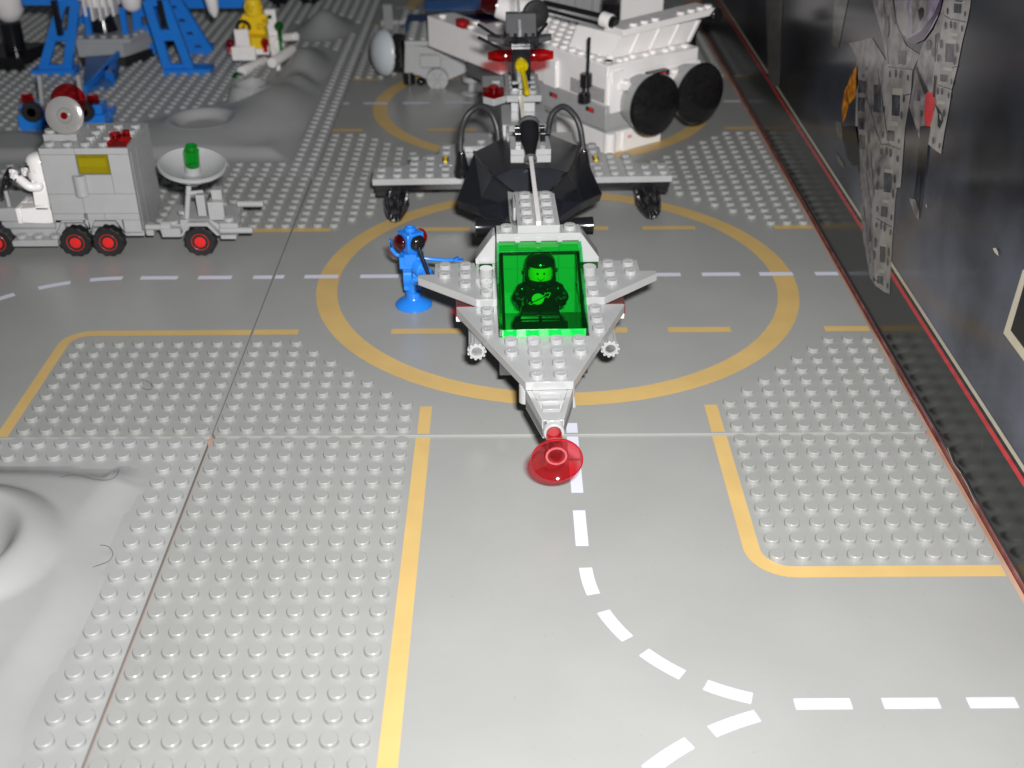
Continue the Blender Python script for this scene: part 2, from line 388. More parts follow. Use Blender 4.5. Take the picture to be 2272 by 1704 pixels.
# ================================================================== PRINTED BOX on the right
P0 = Vector((32.22, -11.4, 0)); P1 = Vector((32.22, 70, 0)); DB = (P1 - P0).normalized(); NB = Vector((-DB.y, DB.x, 0))   # NB points to -x
def BX(px, py):
    r = _ray(px, py); t_ = (NB.dot(P0 - CAM)) / NB.dot(r); p = CAM + r * t_ - P0
    return (p.dot(DB), p.z)
box_root = thing('toy_box', 'large glossy dark toy box printed with white space trusses standing along the right edge', 'box', P0)
box_root.rotation_euler = (0, 0, math.atan2(DB.y, DB.x))
m_box = mat('box_print_starfield', (0.028, 0.027, 0.030), 0.15, 0.45, 16, 0.02, spec=0.32, col2=(0.085, 0.093, 0.120))
m_band = mat('box_print_black', (0.020, 0.021, 0.020), 0.17, 0.2, 30, 0.02, spec=0.42)
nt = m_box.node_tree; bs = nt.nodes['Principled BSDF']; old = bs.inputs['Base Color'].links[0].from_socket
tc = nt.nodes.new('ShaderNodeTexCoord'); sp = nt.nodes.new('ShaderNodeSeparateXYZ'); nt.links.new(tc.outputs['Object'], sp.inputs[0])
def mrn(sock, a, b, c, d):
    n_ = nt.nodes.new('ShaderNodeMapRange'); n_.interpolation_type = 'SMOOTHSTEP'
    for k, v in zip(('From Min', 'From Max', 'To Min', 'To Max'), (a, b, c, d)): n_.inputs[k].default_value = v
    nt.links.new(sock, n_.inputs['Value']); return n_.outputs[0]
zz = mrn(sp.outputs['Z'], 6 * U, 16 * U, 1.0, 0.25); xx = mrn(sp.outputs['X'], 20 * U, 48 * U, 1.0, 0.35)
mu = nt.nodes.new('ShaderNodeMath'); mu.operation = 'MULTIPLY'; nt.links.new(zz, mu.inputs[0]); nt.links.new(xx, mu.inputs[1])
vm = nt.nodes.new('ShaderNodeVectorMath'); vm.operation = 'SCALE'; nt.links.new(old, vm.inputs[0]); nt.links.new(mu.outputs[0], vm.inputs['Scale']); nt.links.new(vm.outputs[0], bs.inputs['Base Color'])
# local: x along box, y = depth away (towards -NB is +x world), z up.  front face is y=0, outward normal = +y local
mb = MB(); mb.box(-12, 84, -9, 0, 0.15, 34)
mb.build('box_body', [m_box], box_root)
mb = MB(); mb.box(-12, 84, -9, 0.04, 0, 0.2)
mb.build('box_edge', [mat('box_edge_card', (0.24, 0.055, 0.05), 0.4, 0.3, 120, 0.1, col2=(0.30, 0.12, 0.10))], box_root)
def art(polys, name, mts, y=0.02, holes=None):
    mb = MB()
    for k, (pl, mi) in enumerate(polys):
        n = len(pl); yy = y + 0.0003 * k
        mb.add([(a, yy, b) for a, b in pl], [tuple(range(n))], mi)
    return mb.build(name, mts, box_root)
def D_(x, y): return (x * 1.0271, y * 1.0271)
def line_fit(pts):
    L = [BX(*D_(*p)) for p in pts]; n = len(L); mx = sum(a for a, b in L) / n; my = sum(b for a, b in L) / n
    k = sum((a - mx) * (b - my) for a, b in L) / sum((a - mx) ** 2 for a, b in L); return lambda s_: my + k * (s_ - mx)
fr_ = line_fit([(2212, 1050), (2100, 870), (1925, 600), (1790, 380), (1740, 305)])
print('STRIPE', fr_(-12), fr_(84))
band = [(-12, 0.345), (84, 0.345), (84, max(.4, fr_(84))), (-12, fr_(-12))]
art([(band, 0)], 'black_border', [m_band], 0.008)
m_pw = mat('print_white', (0.21, 0.20, 0.185), 0.16, 0.15, 110, col2=(0.30, 0.285, 0.275), spec=0.25)
m_pg = mat('print_hole_dark', (0.03, 0.03, 0.032), 0.14, 0.4, 200, col2=(0.07, 0.07, 0.08), spec=0.25)
m_ps = mat('print_shade_grey', (0.10, 0.095, 0.09), 0.14, 0.3, 160, col2=(0.22, 0.2, 0.2), spec=0.25)
m_pr = mat('print_red', (0.50, 0.03, 0.035), 0.14, 0.2, 100, spec=0.25)
m_pc = mat('print_cream', (0.46, 0.42, 0.33), 0.14, 0.06, 100)
m_pk = mat('print_black', (0.008, 0.008, 0.009), 0.14, 0.2, 100, spec=0.25)
m_pp = mat('print_violet_glass', (0.13, 0.10, 0.15), 0.12, 0.35, 120, col2=(0.28, 0.24, 0.30), spec=0.25)
m_po = mat('print_flame', (0.40, 0.07, 0.01), 0.14, 0.6, 260, col2=(0.55, 0.22, 0.02), spec=0.25)
m_pb = mat('print_haze_blue', (0.045, 0.055, 0.08), 0.12, 0.6, 25, col2=(0.10, 0.13, 0.165))
def strip(z0, z1, w_, mi): return ([(-12, z0), (70, z1), (70, z1 + w_ * 0.6), (-12, z0 + w_)], mi)
def lin(s, a, b): return a + b * (s + 12)
def off(a, b): return [(-12, fr_(-12) + a), (84, fr_(84) + a), (84, fr_(84) + b), (-12, fr_(-12) + b)]
red = off(-.02, .24)
cream = off(.44, .66)
thin = off(.24, .44)
art([(red, 0), (thin, 2), (cream, 1)], 'border_stripe', [m_pr, m_pc, m_pk], 0.02)
# truss printed on the box, traced in the plane of the box face (coordinates taken from photo pixels)
def T3(x, y): return (1780 + x / 3.95, 280 + y / 3.95)        # crop of the lower truss
def T2(x, y): return (1860 + x / 3.949, y / 3.949)
def T1(x, y): return (1600 + x / 3.2917, y / 3.2917)
def Q(f, pts): return [BX(*f(*p)) for p in pts]
P_ = []
# nearer-left truss: wide white column from the top to the lower tip
P_.append((Q(T3, [(480, -560), (640, -560), (890, 0), (880, 200), (820, 640), (790, 1060), (770, 1470), (720, 1450), (650, 1400), (600, 1330), (540, 1000), (510, 700), (560, 400), (500, 200), (470, 0)]), 0))
P_.append((Q(T2, [(165, 510), (300, 400), (430, 560), (655, 600), (640, 820), (590, 1110), (550, 1640), (420, 1659), (200, 1659), (190, 1300), (170, 1000), (180, 700)]), 0))
P_.append((Q(T2, [(300, 0), (480, 0), (500, 200), (600, 400), (720, 480), (655, 620), (430, 560), (385, 300)]), 3))
P_.append((Q(T2, [(100, 380), (300, 330), (440, 560), (300, 640), (165, 510)]), 3))
# right truss
P_.append((Q(T2, [(930, 0), (1165, 0), (1160, 60), (1135, 190), (1090, 370), (1050, 580), (1000, 780), (975, 950), (940, 1130), (905, 1350), (860, 1320), (800, 1270), (720, 1230), (690, 1130), (625, 930), (660, 760), (680, 600), (740, 400), (840, 260), (900, 120)]), 0))
P_.append((Q(T2, [(165, 510), (300, 420), (400, 560), (400, 900), (385, 1230), (520, 1659), (200, 1659), (190, 1300), (170, 1000), (180, 700)]), 3))
P_.append((Q(T3, [(500, 180), (600, 0), (640, 180), (640, 600), (610, 700), (630, 1000), (640, 1380), (600, 1330), (540, 1000), (510, 700), (560, 400)]), 3))
P_.append((Q(T2, [(930, 100), (900, 300), (850, 560), (830, 700), (870, 900), (800, 1100), (740, 1250), (720, 1230), (690, 1130), (625, 930), (660, 760), (680, 600), (740, 400), (840, 260), (900, 120)]), 3))
# seams and lit ledges of the printed truss
for f_, L_ in ((T2, [((440, 580), (655, 605)), ((370, 1255), (480, 1275)), ((480, 1275), (555, 1305)), ((640, 820), (590, 830)), ((935, 130), (1000, 170)), ((1000, 160), (1130, 190)), ((880, 740), (1000, 780)), ((1055, 575), (1000, 590)), ((345, 600), (440, 1250)), ((250, 850), (370, 1250)), ((400, 0), (440, 560))]),
               (T3, [((690, 155), (770, 150)), ((770, 150), (810, 190)), ((650, 800), (790, 880)), ((625, 1330), (720, 1390)), ((630, 0), (690, 150)), ((600, 200), (630, 600)), ((560, 400), (610, 720)), ((540, 700), (600, 1200))])):
    for (a, b), (c, d) in L_: P_.append((Q(f_, [(a, b), (c, d), (c, d + 9), (a, b + 9)] if abs(c - a) > abs(d - b) * .6 else [(a, b), (a + 8, b), (c + 8, d), (c, d)]), 1))
for f_, L_ in ((T2, [(480, 770, 570, 825), (455, 1060, 530, 1100), (960, 340, 1040, 375), (925, 590, 1000, 615), (985, 285, 1050, 310), (1045, 5, 1110, 20), (420, 1480, 480, 1520), (870, 880, 940, 910)]),
               (T3, [(725, 375, 800, 405), (710, 640, 770, 670), (700, 1030, 745, 1050), (680, 1250, 730, 1280)])):
    for a, b, c, d in L_: P_.append((Q(f_, [(a, b), (c, b + 8), (c, d + 8), (a, d)]), 4))
art(P_[:], 'printed_truss', [m_pw, m_pg, m_pk, m_ps, mat('print_bright', (.34, .33, .29), .2)], 0.026)
H_ = []
def holes(f, quads, mi=1):
    for q in quads: H_.append((Q(f, q), mi))
def rows(f, a, b, items, mi=1, n=8):
    # a,b: line ends; items: (t, half width, half height, offset)
    for t_, hw, hh, off in items:
        cx = a[0] + (b[0] - a[0]) * t_ + off; cy = a[1] + (b[1] - a[1]) * t_
        H_.append((Q(f, [(cx + hw * math.cos(2 * PI * k / n), cy + hh * math.sin(2 * PI * k / n)) for k in range(n)]), mi))
def rect(f, x0, y0, x1, y1, mi=1, sh=0): H_.append((Q(f, [(x0, y0), (x1, y0 + sh), (x1 - 4, y1 + sh), (x0 - 4, y1)]), mi))
for (x0, y0, x1, y1) in ((725, 410, 790, 575), (690, 1050, 735, 1190), (750, 40, 815, 115), (700, 700, 755, 790), (665, 1310, 715, 1375)): rect(T3, x0, y0, x1, y1, 1, 8)
for (x0, y0, x1, y1) in ((320, 740, 385, 980), (480, 830, 550, 1010), (180, 700, 250, 810), (180, 850, 240, 970), (180, 1030, 240, 1130), (190, 1180, 240, 1300), (440, 1140, 500, 1230), (535, 440, 600, 560), (415, 1510, 470, 1659)): rect(T2, x0, y0, x1, y1, 1, 8)
for (x0, y0, x1, y1) in ((950, 380, 1020, 540), (1025, 30, 1090, 110), (905, 650, 965, 710), (700, 780, 730, 880), (1040, 0, 1100, 12)): rect(T2, x0, y0, x1, y1, 1, 8)
for (cx, cy, a, b) in ((745, 220, 12, 40), (783, 235, 12, 40), (700, 220, 9, 28), (845, 285, 11, 32), (700, 870, 10, 40), (730, 885, 10, 40), (665, 725, 8, 28), (790, 800, 9, 30), (658, 865, 8, 26), (782, 930, 8, 30),
                       (820, 460, 12, 45), (805, 590, 10, 45), (765, 1100, 9, 45), (758, 1190, 8, 40), (680, 390, 14, 50), (668, 520, 10, 45), (650, 1020, 12, 50), (640, 1130, 10, 45), (635, 1340, 7, 24), (755, 1400, 7, 28), (855, 130, 9, 24), (715, 80, 9, 26),
                       (580, 320, 10, 80), (600, 950, 9, 70), (628, 430, 8, 50), (590, 90, 9, 70)):
    rows(T3, (cx, cy), (cx, cy), [(0, a, b, 0)])
for (cx, cy, a, b) in ((515, 640, 10, 40), (555, 650, 10, 40), (462, 650, 8, 34), (620, 680, 9, 30), (585, 860, 10, 40), (565, 1010, 10, 38), (410, 960, 10, 34), (228, 670, 8, 20), (255, 600, 7, 18), (400, 1180, 9, 34), (430, 1320, 10, 38), (466, 1330, 10, 38), (383, 1330, 8, 28),
                       (1000, 215, 12, 36), (1036, 225, 12, 36), (953, 225, 11, 36), (1098, 250, 10, 32), (880, 330, 15, 45), (915, 385, 13, 42), (846, 455, 13, 42), (892, 510, 13, 36), (800, 395, 22, 50), (1055, 420, 11, 45), (1032, 530, 11, 42), (885, 795, 11, 36), (922, 800, 11, 34), (1005, 715, 9, 30), (980, 835, 9, 30), (972, 95, 9, 32), (1125, 120, 8, 26),
                       (845, 1230, 9, 34), (900, 1275, 9, 26), (940, 990, 10, 38), (742, 995, 9, 32), (710, 1150, 6, 24), (435, 230, 18, 100)):
    rows(T2, (cx, cy), (cx, cy), [(0, a, b, 0)])
rect(T2, 862, 300, 872, 540, 2)
art(H_, 'printed_truss_opening', [m_pw, m_pg, m_pk], 0.045)
F_ = []
# violet tinted dome at the top
F_.append((Q(T2, [(490, 0), (500, 150), (530, 260), (590, 350), (680, 385), (760, 350), (830, 250), (880, 150), (920, 0)]), 0))
F_.append((Q(T2, [(520, 20), (520, 170), (560, 290), (630, 340), (640, 260), (615, 100), (600, 0)]), 2))
F_.append((Q(T2, [(640, 0), (660, 120), (650, 300), (730, 250), (790, 130), (800, 0)]), 3))
F_.append((Q(T2, [(710, 90), (740, 60), (765, 80), (760, 140), (725, 190)]), 4))
F_.append((Q(T2, [(490, 0), (505, 150), (535, 260), (595, 350), (600, 340), (545, 255), (517, 150), (503, 0)]), 4))
F_.append((Q(T2, [(590, 355), (680, 385), (760, 350), (900, 100), (920, 0), (900, 0), (850, 120), (745, 265), (700, 300), (590, 355)]), 1))
art(F_, 'printed_dome', [m_pp, mat('print_violet_dark', (0.06, 0.035, 0.075), 0.14, 0.3, 200), m_pw, m_ps, m_pk], 0.06)
K_ = []
# red suited figure with long black legs printed across the right truss
K_.append((Q(T2, [(775, 800), (790, 790), (815, 820), (840, 800), (860, 860), (850, 960), (830, 1060), (815, 1110), (770, 1100), (765, 1000), (770, 900)]), 0))
K_.append((Q(T2, [(680, 580), (700, 590), (800, 800), (770, 830), (740, 760)]), 1))
K_.append((Q(T2, [(850, 660), (875, 665), (860, 850), (840, 850)]), 1))
K_.append((Q(T2, [(860, 910), (890, 950), (925, 1010), (930, 1060), (900, 1130), (880, 1100), (885, 1000)]), 1))
K_.append((Q(T2, [(755, 1100), (820, 1110), (790, 1300), (775, 1450), (760, 1500), (735, 1659), (725, 1659), (730, 1490), (750, 1430), (725, 1500), (700, 1659), (682, 1659), (705, 1450), (715, 1300), (740, 1180)]), 1))
K_.append((Q(T3, [(1045, 0), (1120, 0), (1110, 200), (1095, 370), (1070, 470), (1040, 745), (1022, 745), (1048, 480), (1042, 370), (1035, 430), (1005, 640), (985, 640), (1020, 380), (1030, 240)]), 1))
K_.append((Q(T2, [(895, 990), (915, 1010), (915, 1060), (900, 1040)]), 3))
K_.append((Q(T3, [(945, 630), (1000, 640), (1035, 750), (1030, 820), (1000, 790), (965, 690)]), 2))
art(K_, 'printed_figure', [m_pr, m_pk, m_ps, m_pw], 0.058)
B_ = []
B_.append((Q(T2, [(170, 570), (185, 700), (150, 850), (95, 920), (70, 1010), (45, 1100), (35, 960), (60, 790), (95, 720), (120, 640)]), 0))
B_.append((Q(T1, [(330, 0), (455, 0), (440, 300), (430, 620), (380, 640), (345, 560)]), 1))
B_.append((Q(T1, [(830, 0), (930, 0), (900, 150), (860, 350), (810, 330)]), 1))
B_.append((Q(T1, [(830, 870), (885, 900), (890, 1030), (850, 990)]), 1)); B_.append((Q(T1, [(835, 1100), (890, 1180), (905, 1230), (860, 1190)]), 1))
B_.append((Q(T3, [(350, 0), (500, 0), (520, 250), (520, 460), (480, 330), (450, 350), (400, 280), (370, 150)]), 2))
for q_ in B_: art([q_], 'printed_machinery', [m_po, mat('print_dim_grey', (0.11, 0.105, 0.095), 0.14, 0.3, 150), m_pk], 0.026)
# cream framed window printed near the right edge of the picture
O_ = [(Q(lambda a, b: (a, b), [(2272, 600), (2229, 739), (2305, 842), (2420, 900), (2500, 700), (2420, 500)]), 0),
      (Q(lambda a, b: (a, b), [(2290, 580), (2245, 733), (2312, 822), (2410, 880), (2480, 700), (2410, 520)]), 1)]
art(O_, 'printed_inset', [m_pc, m_pk], 0.05)
Wr = [(Q(T3, [(1094, 685), (1102, 685), (1104, 712), (1098, 715)]), 0), (Q(lambda a, b: (a, b), [(2206, 551), (2213, 550), (2218, 559), (2219, 568), (2211, 561)]), 0)]
for (a, b, c, d) in ((1986, 735, 1988, 760), (2120, 1010, 2180, 1110)): pass
for q_ in Wr: art([q_], 'scuff_mark', [m_pc], 0.064)
def edge_line(pxs, w_, name, mt):
    mb = MB(); L = [BX(*p) for p in pxs]
    for i in range(len(L) - 1):
        a, b = L[i], L[i + 1]
        mb.add([(a[0], 0.07, a[1]), (b[0], 0.07, b[1]), (b[0], 0.07, b[1] + w_), (a[0], 0.07, a[1] + w_ * random.uniform(.4, 1.4))], [(0, 1, 2, 3)], 0)
    mb.build(name, [mt], box_root)
edge_line([(1975, 790), (1990, 815), (2002, 850), (2020, 885), (2032, 893)], 0.07, 'worn_edge', m_pc)
edge_line([(2105, 995), (2118, 1030), (2135, 1052), (2150, 1080), (2168, 1120), (2164, 1140)], 0.08, 'worn_edge', m_pc)
edge_line([(2168, 1115), (2178, 1060), (2184, 970)], 0.03, 'scratch', m_ps)
edge_line([(2245, 1285), (2256, 1310), (2266, 1330)], 0.12, 'worn_edge', m_pc)
# ================================================================== TOY FIGURES
def figure(name, label, cat, loc, rz, body, seated=True, helmet=None, face='yellow', tank=None, arm_up=0.35, printed=False, group=None, arms=None):
    """classic blocky toy astronaut, facing -y; origin on the seat (bottom of the thighs)"""
    r = thing(name, label, cat, loc, rz, group)
    legmat = body
    for sx in (-1, 1):
        mb = MB()
        x0, x1 = sorted((sx * 0.04, sx * 0.95))
        if seated:
            mb.prof([(0.35, 0.0), (0.45, 0.12), (0.45, 0.8), (0.3, 0.98), (-0.2, 1.0), (-1.35, 0.95), (-1.35, 0.05), (-0.2, 0.0)], x0, x1)
            mb.box(x0, x1, -1.62, -1.35, 0.0, 0.95)
            zt = 0.98
        else:
            mb.prof([(0.42, 0), (0.42, 1.3), (0.3, 1.5), (-0.3, 1.5), (-0.42, 1.3), (-0.42, 0.4), (-0.62, 0.3), (-0.62, 0)], x0, x1); zt = 1.55
        mb.build('leg', legmat, r, 0.03)
    mb = MB(); mb.box(-0.95, 0.95, -0.42, 0.42, zt - 0.12, zt + 0.12); mb.build('hips', body, r, 0.03)
    z0, z1 = zt + 0.12, zt + 1.67
    mb = MB()
    b = [(-.95, -.45), (.95, -.45), (.95, .45), (-.95, .45)]; tq = [(-.68, -.42), (.68, -.42), (.68, .42), (-.68, .42)]
    vs = [(x, y, z0) for x, y in b] + [(x, y, z1) for x, y in tq]
    mb.add(vs, [(3, 2, 1, 0), (4, 5, 6, 7), (0, 1, 5, 4), (1, 2, 6, 5), (2, 3, 7, 6), (3, 0, 4, 7)])
    torso = mb.build('torso', body, r, 0.05)
    if printed:
        # planet with an orbiting craft, printed on the chest
        mb = MB(); ty = lambda z: -0.45 + 0.03 * (z - z0) / 1.55 - 0.012
        cz = z0 + 0.86; cx = -0.12
        mb.add([(cx + .29 * math.cos(a), ty(cz + .29 * math.sin(a)), cz + .29 * math.sin(a)) for a in [2 * PI * k / 28 for k in range(28)]], [tuple(range(28))], 0)
        def ln(pts, w_, mi, dy):
            for i in range(len(pts) - 1):
                a = Vector((pts[i][0], 0, pts[i][1])); c = Vector((pts[i + 1][0], 0, pts[i + 1][1])); d = (c - a).normalized(); nrm = Vector((-d.z, 0, d.x)) * w_ / 2; e = d * w_ * 0.4
                q = [a - nrm - e, c - nrm + e, c + nrm + e, a + nrm - e]
                mb.add([(cx + p.x, ty(cz) + dy, cz + p.z) for p in q], [(0, 1, 2, 3)], mi)
        ln([(-.36, -.18), (-.10, -.10), (.16, .04), (.36, .17)], 0.05, 1, -0.006)
        ln([(-.36, -.16), (-.42, -.22), (-.36, -.28), (-.16, -.22)], 0.035, 0, -0.008)
        ln([(.30, .06), (.38, .12), (.44, .12), (.48, .06), (.60, .30), (.50, .33), (.40, .28), (.34, .32), (.30, .20), (.22, .12)], 0.035, 0, -0.008)
        ln([(-.26, .52), (.48, .52)], 0.012, 0, -0.012)
        mb.build('chest_print', [M['printy'], M['printb']], torso)
    for k, sx in enumerate((-1, 1)):
        up = (arms or (arm_up, arm_up))[k]
        mb = MB()
        sh = Vector((sx * 0.86, 0, z1 - 0.38)); el = sh + Vector((sx * 0.22, -0.42, -0.36 + up * 0.5)); wr = el + Vector((-sx * 0.10, -0.52, -0.1 + up * 0.6))
        mb.tube([sh + Vector((-sx * .18, 0.02, 0.14)), sh, el, wr], 0.26, 12)
        mb.ball(sh, 0.30, 0, 14)
        a = mb.build('arm', body, r)
        mb = MB(); d = (wr - el).normalized()
        mb.bar(wr - d * 0.05, wr + d * 0.18, 0.14, 10)
        c = wr + d * 0.36
        for i in range(9):
            a0 = math.radians(40 + i * 31); a1 = math.radians(40 + (i + 1) * 31)
            up_ = Vector((0, 0, 1)); s_ = d
            p = c + (s_ * -math.cos(a0) + Vector((sx, 0, 0)) * math.sin(a0) * 0.9) * 0.2; q = c + (s_ * -math.cos(a1) + Vector((sx, 0, 0)) * math.sin(a1) * 0.9) * 0.2
            mb.beam(p, q, 0.13, 0.34)
        mb.build('hand', body if body != 'yellow' else 'yellow', a)
    mb = MB(); hz = z1 + (0.1 if printed else 0)
    mb.lathe((0, 0, hz), (0, 0, 1), [(0.4, 0), (0.5, 0.04), (0.62, 0.16), (0.62, 0.92), (0.5, 1.05), (0.3, 1.07), (0.3, 1.25)], 28)
    head = mb.build('head', face, r)
    mb = MB()
    def fp(u_, v_, rr=0.628):   # on the head cylinder
        a = u_ / 0.62; return (rr * math.sin(a), -rr * math.cos(a), hz + v_)
    for ex in (-0.155, 0.155):
        n = 12; mb.add([fp(ex + .05 * math.cos(2 * PI * k / n), 0.60 + .06 * math.sin(2 * PI * k / n)) for k in range(n)], [tuple(range(n))], 0)
    k = 12; top = []; bot = []
    for i in range(k + 1):
        a = math.radians(205 + 130 * i / k); top.append(fp(0.2 * math.cos(a), 0.50 + 0.2 * math.sin(a))); bot.append(fp(0.2 * math.cos(a) * 1.02, 0.50 + 0.2 * math.sin(a) * 1.2 - 0.004))
    for i in range(k): mb.add([top[i], top[i + 1], bot[i + 1], bot[i]], [(0, 1, 2, 3)], 0)
    mb.build('face_print', 'printb', head)
    if helmet:
        # open faced helmet shell with a chin guard
        mb = MB(); n = 36; rows_ = []
        prof = [(0.74, -0.16), (0.80, -0.08), (0.80, 0.08), (0.79, 0.26), (0.78, 0.36), (0.77, 0.5), (0.77, 0.66), (0.76, 0.78), (0.74, 0.92), (0.70, 1.06), (0.62, 1.18), (0.48, 1.28), (0.28, 1.345), (0.001, 1.37)]
        for rr, h in prof:
            rows_.append([(rr * math.sin(2 * PI * i / n) * (0.97), -rr * math.cos(2 * PI * i / n) * 1.02 + 0.03, hz + h) for i in range(n)])
        def hole(i, h): 
            a = min(i + .5, n - i - .5) * 360 / n
            return 0.27 < h < 0.95 and a < 56 - (8 if h > 0.8 or h < 0.34 else 0)
        inner = [[(x * 0.88, y * 0.88, hz + (z - hz) * 0.96) for x, y, z in row] for row in rows_]
        vs = [p for row in rows_ for p in row] + [p for row in inner for p in row]; K = len(prof); fs = []
        keep = {}
        for j in range(K - 1):
            hm = (prof[j][1] + prof[j + 1][1]) / 2
            for i in range(n): keep[j, i] = not hole(i, hm)
        for (j, i), kk in keep.items():
            i2 = (i + 1) % n; a, b_, c_, d_ = j * n + i, j * n + i2, (j + 1) * n + i2, (j + 1) * n + i; S = K * n
            if kk:
                fs.append((a, b_, c_, d_)); fs.append((d_ + S, c_ + S, b_ + S, a + S))
            else:
                if keep.get((j, i2), True): fs.append((b_, c_, c_ + S, b_ + S))
                if keep.get((j, (i - 1) % n), True): fs.append((a, d_, d_ + S, a + S))
                if keep.get((j - 1, i), True): fs.append((a, b_, b_ + S, a + S))
                if keep.get((j + 1, i), True): fs.append((d_, c_, c_ + S, d_ + S))
        for i in range(n): fs.append((i, (i + 1) % n, (i + 1) % n + K * n, i + K * n))
        mb.add(vs, fs)
        for sx in (-1, 1): mb.cyl((sx * 0.70, 0.0, hz + 0.5), (sx, 0, 0), 0.1, 0.12, 12)
        mb.build('helmet', helmet, r, smooth=50)
    if tank:
        mb = MB(); mb.box(-.75, .75, .45, .55, z0 + .3, z1 + 0.02)
        for sx in (-.36, .36): mb.cyl((sx, .8, z0 + .1), (0, 0, 1), .32, 1.35, 14)
        mb.build('air_tank', tank, r)
    return r
# ================================================================== MAIN SPACESHIP
YAW = 0.029
ship = thing('spaceship', 'long light grey spaceship with clear green canopy in the middle of the landing circle', 'spaceship', (14.953, -1.238, 0.09), YAW)
# nose
mb = MB()
mb.prism([(-1, -.42), (1, -.42), (.42, -2.75), (-.42, -2.75)], 2.45, 2.95)
for sx in (-1, 1): mb.add([(sx * 1.0, -.42, 2.5), (sx * .74, -.42, 2.5), (sx * .22, -2.75, 2.5), (sx * .42, -2.75, 2.5), (sx * 1.0, -.42, 3.33), (sx * .74, -.42, 3.33), (sx * .22, -2.75, 3.33), (sx * .42, -2.75, 3.33)],
                         [(0, 1, 2, 3), (4, 5, 6, 7), (0, 1, 5, 4), (1, 2, 6, 5), (2, 3, 7, 6), (3, 0, 4, 7)])
mb.box(-.74, .74, -.62, -.42, 2.9, 3.33); mb.box(-.46, .46, -.98, -.66, 2.9, 3.20); mb.box(-.58, .58, -1.28, -1.05, 2.9, 3.32); mb.box(-.36, .36, -1.72, -1.3, 2.9, 3.20); mb.box(-.45, .45, -2.75, -2.1, 2.9, 3.30)
mb.lathe((0.03, -2.2, 2.85), (0, -1, 0), [(.42, 0), (.43, .75), (.40, .8), (.30, .8), (.30, .3)], 28)
nose = mb.build('nose', 'grey', ship, 0.02)
mb = MB(); mb.box(-.30, .30, -1.93, -1.76, 2.955, 2.965); mb.build('nose_slot', 'gap', nose)
mb = MB(); mb.lathe((0.03, -2.7, 2.84), (0, -1, -.06), [(.28, 0), (.28, .3), (.33, .36), (.33, 1.35), (.36, 1.5), (.62, 1.6), (.88, 1.74), (1.0, 1.90), (1.03, 1.98), (.98, 2.01), (.84, 1.88), (.6, 1.76), (.42, 1.68), (.40, 1.72), (.34, 1.72), (.26, 1.68), (.22, 1.33), (.10, 1.28), (.001, 1.26)], 40)
mb.build('nose_dish', trans('clear_light_red', (0.95, 0.34, 0.37), haze=0.04), nose, label='clear red round dish at the tip of the nose')
mb = MB(); o_ = Vector((0.03, -2.7, 2.84)); a_ = (0, -1, -.06)
mb.lathe(o_, a_, [(.345, 1.725), (.345, 1.76), (.43, 1.76), (.43, 1.70)], 40, closed=True); mb.build('dish_ring', trans('frosted_red', (0.92, 0.32, 0.36), haze=0.35), nose)
mb = MB(); mb.lathe(o_, a_, [(.99, 2.01), (.99, 2.04), (1.035, 2.03), (1.035, 1.97)], 48, closed=True); mb.build('dish_rim', trans('red_rim', (0.75, 0.06, 0.10), haze=0.5), nose)
